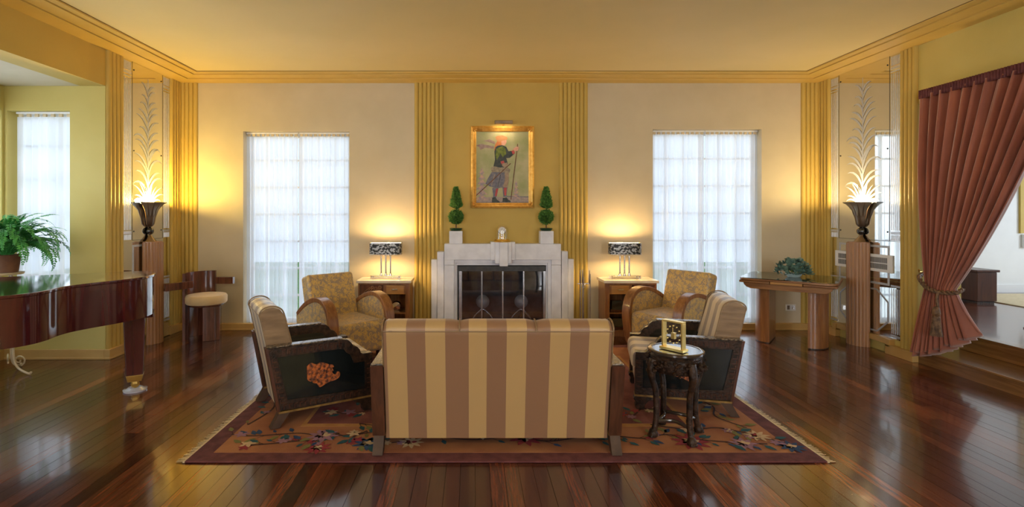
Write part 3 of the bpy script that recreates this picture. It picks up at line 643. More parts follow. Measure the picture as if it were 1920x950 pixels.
o4 = [(-w2, -h2), (w2, -h2), (w2, h2), (-w2, h2)]; i4 = [(-w2+fw, -h2+fw), (w2-fw, -h2+fw), (w2-fw, h2-fw), (-w2+fw, h2-fw)]
for i in range(4): rail([o4[i], o4[(i+1) % 4], i4[(i+1) % 4], i4[i]]).build('frame_rail', 'gilt', pic)
for a in (-1, 1):
    for b_ in (-1, 1):
        mb = MB()
        for q in range(5):
            an = q*PI/8; rr = 0.035; mb.lathe([(0.0, -0.012), (0.012, -0.004), (0.012, 0.004), (0.0, 0.012)], 8, c=(a*(w2-fw*0.5)-a*rr*math.cos(an)*(q % 2), -0.044, b_*(h2-fw*0.5)-b_*rr*math.sin(an)*(q % 2)))
        mb.lathe([(0.0, -0.018), (0.02, 0), (0.0, 0.018)], 8, c=(a*(w2-fw*0.5), -0.044, b_*(h2-fw*0.5))).build('corner_ornament', 'gilt', pic, smooth=60)
M['canvas'] = mat('pale_green_sky_paint', (0.34, 0.36, 0.15), 0.6, col2=(0.50, 0.46, 0.26), nscale=5, bmp=0.25, bscale=60)
for kk, c1, c2 in (('p_snow', (0.34, 0.27, 0.24), (0.46, 0.36, 0.30)), ('p_tree', (0.30, 0.25, 0.30), (0.62, 0.40, 0.27)), ('p_scarf', (0.30, 0.20, 0.17), (0.40, 0.28, 0.25)), ('p_hat', (0.55, 0.30, 0.12), (0.62, 0.24, 0.10)), ('p_hair', (0.55, 0.15, 0.04), (0.65, 0.24, 0.07)), ('p_skin', (0.70, 0.33, 0.22), (0.76, 0.42, 0.30)), ('p_coat', (0.02, 0.03, 0.035), (0.06, 0.07, 0.06)), ('p_green', (0.07, 0.11, 0.015), (0.20, 0.24, 0.03)), ('p_red', (0.45, 0.05, 0.05), (0.5, 0.09, 0.08)), ('p_fur', (0.22, 0.18, 0.13), (0.42, 0.34, 0.22)), ('p_skirt', (0.13, 0.13, 0.17), (0.23, 0.21, 0.23)), ('p_tan', (0.32, 0.22, 0.15), (0.42, 0.30, 0.20)), ('p_pole', (0.12, 0.05, 0.02), (0.2, 0.09, 0.04))):
    M[kk] = mat(kk.replace('p_', 'paint_'), c1, 0.6, col2=c2, nscale=30, bmp=0.2)
MB().box(-w2+fw*0.9, w2-fw*0.9, -0.004, 0.012, -h2+fw*0.9, h2-fw*0.9).build('canvas', 'canvas', pic)
mats = ['p_snow', 'p_tree', 'p_scarf', 'p_hat', 'p_hair', 'p_skin', 'p_coat', 'p_green', 'p_red', 'p_fur', 'p_skirt', 'p_tan', 'p_pole']
pm = MB(); lay = [0]
cwid, chei = 2*(w2-fw*0.9), 2*(h2-fw*0.9)
def P2(x, y): return ((x-348.5)/553*cwid, -(y-464)/748*chei)
def paint(mi, pts):
    lay[0] += 1; y = -0.0045-lay[0]*0.00012
    pm.add([(P2(*p)[0], y, P2(*p)[1]) for p in pts], [tuple(range(len(pts)))], mats.index(mi))
def stroke(mi, a, b_, w):
    a, b_ = Vector(a), Vector(b_); d = (b_-a).normalized(); nn = Vector((-d.y, d.x))*w/2
    paint(mi, [tuple(a-nn), tuple(b_-nn), tuple(b_+nn), tuple(a+nn)])
paint('p_snow', [(72, 785), (250, 770), (420, 775), (625, 765), (625, 838), (72, 838)])
stroke('p_skirt', (72, 832), (625, 828), 14); stroke('p_skirt', (380, 765), (625, 772), 10)
def firtree(cx, top, bot, hw):
    n = 6
    for i in range(n):
        z0 = top+(bot-top)*i/n; z1 = top+(bot-top)*(i+1.3)/n; h = hw*(0.25+0.75*(i+1)/n)
        paint('p_tree', [(cx, z0), (cx+h*0.45, (z0+z1)/2), (cx+h, z1), (cx+h*0.3, z1-6), (cx-h*0.3, z1), (cx-h, z1-4), (cx-h*0.4, (z0+z1)/2)])
firtree(135, 465, 790, 78); firtree(490, 600, 790, 52)
paint('p_scarf', [(145, 192), (215, 174), (272, 200), (268, 226), (200, 200)]); paint('p_scarf', [(73, 238), (130, 222), (262, 248), (262, 272), (170, 262), (120, 284), (105, 252)])
paint('p_hair', [(300, 185), (272, 230), (263, 280), (275, 312), (305, 290), (335, 245), (345, 195)])
paint('p_skin', [(335, 190), (386, 172), (392, 200), (384, 222), (370, 238), (340, 235)])
paint('p_hat', [(273, 150), (300, 138), (345, 132), (395, 150), (402, 176), (345, 190), (312, 204), (285, 180)])
stroke('p_skirt', (255, 680), (270, 775), 26)
paint('p_skirt', [(252, 675), (308, 680), (288, 775), (252, 778)]); paint('p_red', [(282, 686), (306, 684), (288, 765), (270, 762)])
paint('p_skirt', [(348, 670), (400, 670), (390, 770), (358, 772)]); paint('p_red', [(362, 678), (394, 676), (386, 758), (370, 756)])
paint('p_coat', [(242, 780), (278, 772), (292, 800), (322, 822), (318, 836), (238, 836)]); paint('p_coat', [(352, 784), (392, 776), (408, 800), (436, 815), (430, 828), (348, 826)])
paint('p_skirt', [(238, 512), (410, 518), (414, 600), (402, 672), (330, 676), (290, 682), (215, 662), (172, 636), (192, 590)])
paint('p_tan', [(372, 518), (413, 520), (412, 610), (402, 670), (372, 672), (352, 668), (375, 600)])
stroke('p_tan', (270, 540), (235, 650), 8); stroke('p_coat', (330, 540), (300, 670), 6)
paint('p_coat', [(278, 255), (300, 240), (345, 235), (388, 252), (412, 298), (452, 292), (474, 322), (425, 366), (388, 368), (405, 430), (395, 465), (300, 468), (255, 458), (272, 385), (266, 300)])
paint('p_green', [(288, 268), (350, 246), (380, 270), (388, 325), (352, 362), (330, 320), (312, 350), (290, 392), (274, 340)])
paint('p_red', [(440, 296), (464, 286), (480, 316), (456, 332)]); paint('p_red', [(328, 405), (360, 395), (372, 420), (340, 436)])
paint('p_fur', [(224, 472), (262, 455), (330, 468), (400, 465), (432, 490), (418, 522), (330, 516), (240, 514)])
paint('p_tan', [(345, 425), (395, 415), (408, 445), (372, 466), (345, 450)])
stroke('p_pole', (72, 762), (434, 424), 9); stroke('p_pole', (436, 800), (506, 222), 9)
paint('p_skin', [(456, 276), (490, 250), (516, 252), (518, 270), (508, 292), (476, 298)])
pm.build('painted_scene', mats, pic, fix=False)
pl = thing('picture_light', (bx(943.5, yp), YB-0.012, bz(232, yp)), 'small brass picture light above the gilt frame', 'picture light')
MB().box(-0.115, 0.115, -0.15, -0.10, -0.022, 0.022).build('hood', 'urn', pl, bevel=0.006)
MB().tube([(0, 0, -0.03), (0, -0.05, 0.01), (0, -0.11, 0.01)], 0.007).build('arm', 'brass', pl, smooth=60)
pb = area('picture_bulb', (0, -0.125, -0.0235), (math.radians(28), 0, 0), 0.20, 0.03, 1.1, (1.0, 0.80, 0.50)); pb.parent = pl

def leaf_cloud(n, fn, s, seed):
    random.seed(seed); mb = MB()
    for i in range(n):
        p, nrm = fn(); p = Vector(p); nrm = Vector(nrm).normalized()
        d = (nrm+Vector((random.uniform(-.7, .7), random.uniform(-.7, .7), random.uniform(-.2, .9)))).normalized()
        t = d.cross(Vector((random.random(), random.random(), random.random()))).normalized(); L = s*random.uniform(0.7, 1.5)
        mb.add([tuple(p-t*L*0.22), tuple(p+d*L*0.5+t*L*0.1), tuple(p+d*L), tuple(p+d*L*0.4-t*L*0.3)], [(0, 1, 2, 3)])
    return mb
def topiary(xpx, pot, label, seed):
    y = 6.50; t = thing('topiary', (bx(xpx, y), y, bz(457, YS)+0.001), label, 'topiary', group='topiaries on the mantel')
    w = 0.083; z1 = 0.16
    MB().box(-w, w, -w, w, 0, z1).build('square_planter', 'stone', t, bevel=0.004)
    mb = MB(); q = 0.055; oc = [(-q*0.55, 0.025), (q*0.55, 0.025), (q, 0.055), (q, 0.11), (q*0.55, 0.137), (-q*0.55, 0.137), (-q, 0.11), (-q, 0.055)]
    for i in range(8):
        a, b_ = Vector(oc[i]), Vector(oc[(i+1) % 8]); d = (b_-a).normalized(); nn = Vector((-d.y, d.x))*0.003
        mb.prism([tuple(a-nn), tuple(b_-nn), tuple(b_+nn), tuple(a+nn)], 'y', -w-0.004, -w+0.002)
    mb.build('relief_panel', 'stone', t)
    MB().lathe([(0.05, z1-0.004), (0.072, z1+0.01), (0.082, z1+0.035), (0.075, z1+0.036), (0.001, z1+0.03)], 20).build('liner_pot', 'dark_green', t, smooth=40)
    MB().tube([(0, 0, z1+0.02), (0.003, 0, 0.33), (0, 0, 0.52)], 0.009).build('trunk', 'bark', t, smooth=60)
    cb_, R = 0.335, 0.078
    def ball():
        u = random.uniform(-1, 1); a = random.uniform(0, 2*PI); s = math.sqrt(1-u*u); d = (s*math.cos(a), s*math.sin(a), u); rr = R*random.uniform(0.72, 0.98)
        return (d[0]*rr, d[1]*rr, cb_+d[2]*rr), d
    mb = leaf_cloud(1500, ball, 0.030, seed); mb.lathe([(0.0, cb_-R*0.8)]+[(R*0.82*math.sin(PI*i/8), cb_-R*0.82*math.cos(PI*i/8)) for i in range(1, 8)]+[(0.0, cb_+R*0.8)], 14)
    mb.build('foliage_ball', 'topiary', t, fix=False)['kind'] = 'stuff'
    z0, z2 = 0.44, 0.715
    def prf(f): return 0.066*min(1, (f*9)**0.6)*(1-max(0, f-0.12)/0.88)**0.75
    def cone():
        f = random.random()**1.3; a = random.uniform(0, 2*PI); rr = prf(f)*random.uniform(0.75, 1.0); return (rr*math.cos(a), rr*math.sin(a), z0+(z2-z0)*f*0.95), (math.cos(a), math.sin(a), 0.6)
    mb = leaf_cloud(1700, cone, 0.030, seed+1); mb.lathe([(prf(f)*0.8+0.0005, z0+(z2-z0)*f*0.95) for f in (0, .05, .12, .3, .5, .7, .9, 1)], 12)
    mb.build('foliage_cone', 'topiary', t, fix=False)['kind'] = 'stuff'
topiary(855, (843, 867), 'two tier green topiary on the mantel left of the glass clock', 21)
topiary(1024, (1011, 1037), 'two tier green topiary on the mantel right of the glass clock', 22)
ck = thing('dome_clock', (bx(941.5, 6.40), 6.42, bz(453.2, YS)), 'small clock under a glass dome on the keystone', 'clock')
MB().lathe([(0.105, 0), (0.107, 0.012), (0.095, 0.02), (0.09, 0.035), (0.001, 0.035)], 28).build('base', 'brass', ck, smooth=40)
MB().lathe([(0.082, 0.036)]+[(0.082*math.cos(i*PI/16), 0.135+0.082*math.sin(i*PI/16)) for i in range(9)], 28).build('glass_dome', 'dome', ck, smooth=60)
o = MB().lathe([(0.0, 0.012), (0.045, 0.012), (0.052, 0.006), (0.052, -0.012), (0.0, -0.012)], 28).build('dial', 'chrome', ck, smooth=40); o.rotation_euler = (PI/2, 0, 0); o.location = (0, 0, 0.145)
o = MB().lathe([(0.0, 0.002), (0.042, 0.002), (0.042, 0.0), (0.0, 0.0)], 24).build('dial_face', 'plastic', ck); o.rotation_euler = (PI/2, 0, 0); o.location = (0, -0.012, 0.145)
MB().box(-0.0015, 0.0015, -0.0155, -0.0145, 0.145, 0.175).box(0, 0.022, -0.0155, -0.0145, 0.1435, 0.1465).build('hands', 'black_metal', ck)
MB().tube([(-0.03, 0, 0.034), (-0.025, 0, 0.11)], 0.005).tube([(0.03, 0, 0.034), (0.025, 0, 0.11)], 0.005).build('pillars', 'brass', ck, smooth=60)
for a in range(4): MB().lathe([(0.0, 0.045), (0.012, 0.05), (0.012, 0.06), (0.0, 0.068)], 10, c=(0.022*math.cos(a*PI/2), 0.022*math.sin(a*PI/2), 0)).build('pendulum_ball', 'brass', ck, smooth=60)

# ================================================================== side cabinets and lamps
def cabinet(cx, mirror, label, grp):
    Yf, Wd, D, H = 6.24, 0.63, 0.33, 0.682
    t = thing('side_cabinet', (cx, Yf, 0), label, 'cabinet', group=grp)
    s = mirror; h = Wd/2
    def B(a, b_, *r): return (min(s*a, s*b_), max(s*a, s*b_), *r)
    # local x with s=1: carved door at left, drawer and shelves at right
    MB().box(*B(-h, -h+0.02, 0, D, 0.0, H-0.03)).box(*B(h-0.022, h, 0, D, 0.0, H-0.03)).box(*B(-0.012, 0.012, 0.004, D, 0.06, H-0.03)).box(*B(-h+0.02, h-0.022, D-0.015, D, 0.06, H-0.03)).box(*B(-h+0.02, h-0.022, 0, D-0.015, 0.0, 0.075)).box(*B(-h+0.02, h-0.022, 0, D-0.015, H-0.05, H-0.03)).build('carcass', 'walnut', t, bevel=0.002)
    MB().box(*B(h-0.055, h-0.0225, -0.001, 0.02, 0.075, H-0.05)).build('front_stile', 'walnut', t)
    MB().box(*B(-h+0.022, -0.014, -0.006, 0.014, 0.08, H-0.165)).build('door', 'rosewood', t, bevel=0.003)
    cp = MB().box(*B(-h+0.022, -0.014, -0.006, 0.014, H-0.16, H-0.053)).build('carved_panel', 'rosewood', t, bevel=0.003)
    mb = MB()
    for i, (px, pz, rr) in enumerate(((-0.10, 0.585, 0.022), (-0.06, 0.555, 0.03), (-0.14, 0.60, 0.018), (-0.05, 0.60, 0.02), (-0.09, 0.535, 0.018))):
        for q in range(2): mb.tube([(s*(px+rr*(1-0.45*q)*math.cos(a*PI/6)), -0.008, pz+rr*(1-0.45*q)*math.sin(a*PI/6)) for a in range(13)], 0.0045, 5)
    for q in range(4): mb.tube([(s*(-0.28+0.03*q), -0.008, 0.50+0.01*q), (s*(-0.22+0.03*q), -0.008, 0.56), (s*(-0.17+0.02*q), -0.008, 0.60)], 0.005, 5)
    mb.build('carved_scrolls', 'walnut', cp, smooth=60)
    dw = MB().box(*B(0.014, h-0.057, -0.010, 0.016, H-0.165, H-0.055)).build('drawer', 'oak_gold', t, bevel=0.003)
    MB().box(*B(0.014, 0.03, -0.012, -0.009, H-0.16, H-0.06)).box(*B(h-0.075, h-0.06, -0.012, -0.009, H-0.16, H-0.06)).build('inlay', 'walnut', dw)
    MB().box(s*0.13-0.035, s*0.13+0.035, -0.028, -0.018, H-0.115, H-0.10).box(s*0.13-0.03, s*0.13-0.022, -0.02, -0.009, H-0.113, H-0.102).box(s*0.13+0.022, s*0.13+0.03, -0.02, -0.009, H-0.113, H-0.102).build('handle', 'chrome', dw, bevel=0.003)
    MB().box(*B(0.013, h-0.023, 0.012, D-0.016, 0.275, 0.29)).build('shelf', 'walnut_x', t)
    MB().box(-h-0.02, h+0.02, -0.03, D+0.01, H-0.0298, H+0.004).build('marble_top', 'marble', t, bevel=0.006)
    return t
CLX, CRX = bx(720, 6.24), bx(1183, 6.24)
cabinet(CLX, 1, 'walnut cabinet with cream marble top left of the fireplace', 'marble-topped cabinets')
cabinet(CRX, -1, 'walnut cabinet with cream marble top right of the fireplace', 'marble-topped cabinets')
o = thing('round_speaker', (CLX+0.14, 6.32, 0.291), 'round chrome-ringed object on the shelf of the left cabinet', 'ornament')
q = MB().lathe([(0.0, 0.0), (0.045, 0.0), (0.058, 0.012), (0.062, 0.02), (0.058, 0.03), (0.05, 0.05), (0.0, 0.06)], 24).build('ring', 'chrome', o, smooth=40); q.rotation_euler = (PI/2, 0, 0); q.location = (0, 0.03, 0.07)
q = MB().lathe([(0.0, 0.022), (0.02, 0.012), (0.034, 0.004), (0.04, 0.0)], 20).build('hub', 'black_metal', o, smooth=60); q.rotation_euler = (PI/2, 0, 0); q.location = (0, 0.028, 0.07)
MB().box(-0.035, 0.035, -0.01, 0.04, 0, 0.014).build('foot', 'chrome', o)
for z, lab in ((0.2912, 'dark tapered case on the upper shelf of the right cabinet'), (0.0752, 'dark tapered case on the bottom shelf of the right cabinet')):
    o = thing('tapered_case', (CRX-0.14, 6.34, z), lab, 'case', group='cases in the right cabinet')
    MB().add([(-0.085,-0.05,0.03),(0.085,-0.05,0.03),(0.085,0.08,0.03),(-0.085,0.08,0.03),(-0.065,-0.01,0.13),(0.065,-0.01,0.13),(0.065,0.07,0.13),(-0.065,0.07,0.13)], [(0,3,2,1),(4,5,6,7),(0,1,5,4),(1,2,6,5),(2,3,7,6),(3,0,4,7)]).build('body', 'black_lacquer', o, bevel=0.004)
    MB().box(-0.10, 0.10, -0.06, 0.09, 0, 0.03).build('plinth', 'mahog', o, bevel=0.004)
def table_lamp(cx, label, seed):
    Yl = 6.40; zb = 0.687
    t = thing('table_lamp', (cx, Yl, zb), label, 'lamp', group='lamps on the marble cabinets')
    MB().box(-0.185, 0.185, -0.07, 0.07, 0.012, 0.022).build('base_plate', 'chrome', t, bevel=0.003)
    MB().box(-0.185, 0.185, -0.07, 0.07, 0.034, 0.044).build('base_plate', 'chrome', t, bevel=0.003)
    for sx_ in (-1, 1):
        for sy in (-1, 1): MB().tube([(sx_*0.17, sy*0.055, 0), (sx_*0.17, sy*0.055, 0.036)], 0.008).build('base_post', 'chrome', t, smooth=60)
    for dx in (-0.058, 0, 0.058):
        c_ = MB().tube([(dx, 0, 0.044), (dx, 0, 0.30)], 0.010, 12).build('column', 'steel', t, smooth=60)
        MB().lathe([(0.018, 0.044), (0.018, 0.056), (0.012, 0.062), (0.014, 0.072)], 14, c=(dx, 0, 0)).lathe([(0.014, 0.285), (0.019, 0.292), (0.019, 0.302)], 14, c=(dx, 0, 0)).build('collar', 'steel', c_, smooth=40)
    MB().box(-0.07, 0.07, -0.012, 0.012, 0.30, 0.312).build('bracket', 'steel', t)
    def el(a): return (0.2*math.copysign(abs(math.cos(a))**0.55, math.cos(a)), 0.085*math.copysign(abs(math.sin(a))**0.55, math.sin(a)))
    n = 40; pts = [el(2*PI*i/n) for i in range(n)]
    def skin(sc, z0, z1): return MB().add([(p[0]*sc, p[1]*sc, z0) for p in pts]+[(p[0]*sc, p[1]*sc, z1) for p in pts], [(i, (i+1) % n, n+(i+1) % n, n+i) for i in range(n)])
    sh = skin(1.0, 0.305, 0.445).build('shade', 'lamp_shade', t, smooth=50)
    skin(0.985, 0.306, 0.444).build('shade_lining', 'lamp_lining', sh, smooth=50)
    for z in (0.305, 0.445): MB().tube([(p[0], p[1], z) for p in pts+[pts[0]]], 0.004, 6).build('shade_rim', 'steel', sh, smooth=60)
    point('lamp_bulb', (0.0, 0.0, 0.39), 19, (1.0, 0.70, 0.34), 0.035, t)
table_lamp(bx(723.5, 6.40), 'silver column lamp with carved dark shade left of the fireplace', 1)
table_lamp(bx(1171, 6.40), 'silver column lamp with carved dark shade right of the fireplace', 2)
so = thing('wall_outlet', (bx(1482), YB, bz(576)), 'white double wall outlet below the walnut table', 'outlet')
MB().box(-0.065, 0.065, -0.008, -0.001, -0.04, 0.04).build('plate', 'plastic', so, bevel=0.002)
for dx in (-0.03, 0.03): MB().box(dx-0.016, dx+0.016, -0.010, -0.0075, -0.026, 0.026).build('socket', 'steel', so)

# ================================================================== rug
RX0, RX1, RY0, RY1 = bx(330.3, 3.077), bx(1567.6, 3.077), 3.077, 5.795
rug = thing('area_rug', ((RX0+RX1)/2, (RY0+RY1)/2, 0), 'large salmon and plum floral rug under the seating group', 'rug')
hw, hd = (RX1-RX0)/2-0.05, (RY1-RY0)/2
MB().box(-hw, hw, -hd, hd, 0.001, 0.012).build('border', 'rug_plum', rug, bevel=0.004)
MB().box(-hw+0.12, hw-0.12, -hd+0.11, hd-0.11, 0.008, 0.0135).build('flower_band', 'rug_salmon', rug)
MB().box(-hw+0.53, hw-0.60, -hd+0.50, hd-0.45, 0.010, 0.0148).build('gold_line', 'rug_gold', rug)
MB().box(-hw+0.56, hw-0.63, -hd+0.545, hd-0.48, 0.010, 0.0155).build('centre_field', 'rug_mauve', rug)
random.seed(5)
for sg in (-1, 1):
    mb = MB(); y = -hd
    while y < hd:
        L = random.uniform(0.04, 0.065); dy = random.uniform(-0.006, 0.006)
        mb.add([(sg*hw, y, 0.008), (sg*hw, y+0.008, 0.008), (sg*(hw+L), y+0.007+dy, 0.003), (sg*(hw+L), y+0.001+dy, 0.003)], [(0, 1, 2, 3)] if sg > 0 else [(3, 2, 1, 0)]); y += 0.0095
    mb.box(min(sg*hw, sg*(hw+0.012)), max(sg*hw, sg*(hw+0.012)), -hd, hd, 0.002, 0.010)
    mb.build('fringe', 'fringe', rug, fix=False)['kind'] = 'stuff'
ZR = 0.0165
vine, leaves, blooms = MB(), {k_: MB() for k_ in ('w_teal', 'w_blue', 'w_green')}, {k_: MB() for k_ in ('w_red', 'w_lilac', 'w_blue', 'w_cream')}
lcount = [0]
def flat_leaf(mb, x, y, a, L, w):
    lcount[0] += 1; z = ZR+0.0004+(lcount[0] % 7)*0.0002
    c, s = math.cos(a), math.sin(a); pts = [(0, 0), (L*0.35, w), (L*0.75, w*0.6), (L, 0), (L*0.75, -w*0.6), (L*0.35, -w)]
    mb.add([(x+u*c-v_*s, y+u*s+v_*c, z) for u, v_ in pts], [tuple(range(6))])
def spray(path, seed):
    random.seed(seed); p = smooth_path([(q[0], q[1], 0) for q in path], 8)
    for i in range(len(p)-1):
        d = (p[i+1]-p[i]).normalized(); nn = Vector((-d.y, d.x, 0))*0.0065
        vine.add([tuple(p[i]-nn+Vector((0,0,ZR))), tuple(p[i]+nn+Vector((0,0,ZR))), tuple(p[i+1]+nn+Vector((0,0,ZR))), tuple(p[i+1]-nn+Vector((0,0,ZR)))], [(3, 2, 1, 0)])
        if random.random() < 0.5:
            sg = random.choice((-1, 1)); a = math.atan2(d.y, d.x)+sg*random.uniform(0.6, 1.2); L = random.uniform(0.05, 0.10); st = random.uniform(0.01, 0.07)
            q = p[i]+Vector((math.cos(a), math.sin(a), 0))*st
            vine.add([tuple(p[i]+Vector((0,0,ZR))-nn*0.6), tuple(p[i]+Vector((0,0,ZR))+nn*0.6), tuple(q+Vector((0,0,ZR))+nn*0.4), tuple(q+Vector((0,0,ZR))-nn*0.4)], [(3, 2, 1, 0)])
            if random.random() < 0.72: flat_leaf(leaves[random.choice(('w_teal', 'w_teal', 'w_blue', 'w_green'))], q.x, q.y, a, L, L*0.24)
            else:
                mb = blooms[random.choice(('w_red', 'w_lilac', 'w_lilac', 'w_cream'))]; R = random.uniform(0.03, 0.06); n = random.choice((5, 6, 7))
                for k_ in range(n): flat_leaf(mb, q.x, q.y, 2*PI*k_/n+a, R, R*0.28)
yb = -hd
def S(pts, seed): spray([(a-rug.location.x, b_-rug.location.y) for a, b_ in pts], seed)
S([(-0.80, 3.62), (-0.62, 3.55), (-0.75, 3.45), (-1.0, 3.42), (-1.18, 3.46), (-1.45, 3.42), (-1.62, 3.44)], 3)
S([(-0.90, 3.46), (-1.0, 3.36), (-1.15, 3.34), (-1.32, 3.30), (-1.48, 3.27)], 4)
S([(-0.72, 3.50), (-0.80, 3.36), (-0.62, 3.30), (-0.45, 3.34)], 9)
S([(-0.30, 3.42), (0.0, 3.36), (0.25, 3.40), (0.5, 3.34), (0.75, 3.40), (1.0, 3.36)], 6)
S([(0.0, 3.52), (0.3, 3.46), (0.6, 3.50), (0.9, 3.44)], 16)
S([(0.95, 3.42), (1.15, 3.38), (1.3, 3.44), (1.5, 3.36), (1.72, 3.32), (1.9, 3.30)], 7)
S([(1.25, 3.6), (1.5, 3.52), (1.7, 3.55), (1.85, 3.46), (1.98, 3.35)], 8)
S([(1.75, 4.2), (1.85, 3.95), (1.78, 3.75), (1.9, 3.55)], 10)
S([(-1.58, 3.6), (-1.52, 3.9), (-1.6, 4.2), (-1.5, 4.6)], 12)
S([(-0.9, 4.1), (-0.6, 3.95), (-0.4, 4.05), (-0.1, 3.9)], 13)
S([(-0.5, 3.75), (-0.75, 3.85), (-0.95, 3.80), (-1.1, 3.9)], 14)
S([(0.9, 3.85), (1.15, 3.75), (1.3, 3.9), (1.45, 3.8)], 15)
S([(-1.0, 5.5), (-0.5, 5.42), (0, 5.5), (0.6, 5.45), (1.2, 5.5)], 17)
random.seed(3)
for (cx, cy, R, ml) in ((-0.55, 3.80, 0.16, 'w_red'), (1.42, 3.33, 0.13, 'w_red'), (2.03, 3.26, 0.09, 'w_blue'), (1.75, 3.30, 0.10, 'w_lilac'), (-1.0, 3.42, 0.11, 'w_lilac'), (-0.40, 3.32, 0.09, 'w_cream'), (1.9, 3.42, 0.09, 'w_cream'), (-0.98, 3.24, 0.09, 'w_red'), (0.35, 3.38, 0.12, 'w_red'), (-0.68, 3.30, 0.10, 'w_blue')):
    for ringi in range(2):
        n = 9-3*ringi
        for k_ in range(n): flat_leaf(blooms[ml if ringi == 0 else ('w_cream' if ml != 'w_cream' else 'w_red')], cx-rug.location.x, cy-rug.location.y, 2*PI*k_/n+ringi*0.3, R*(1-0.5*ringi), R*0.2)
vine.build('woven_vines', 'w_vine', rug)
for k_, mb in leaves.items():
    if mb.v: mb.build('woven_leaves', k_, rug)
for k_, mb in blooms.items():
    if mb.v: mb.build('woven_blossoms', k_, rug)

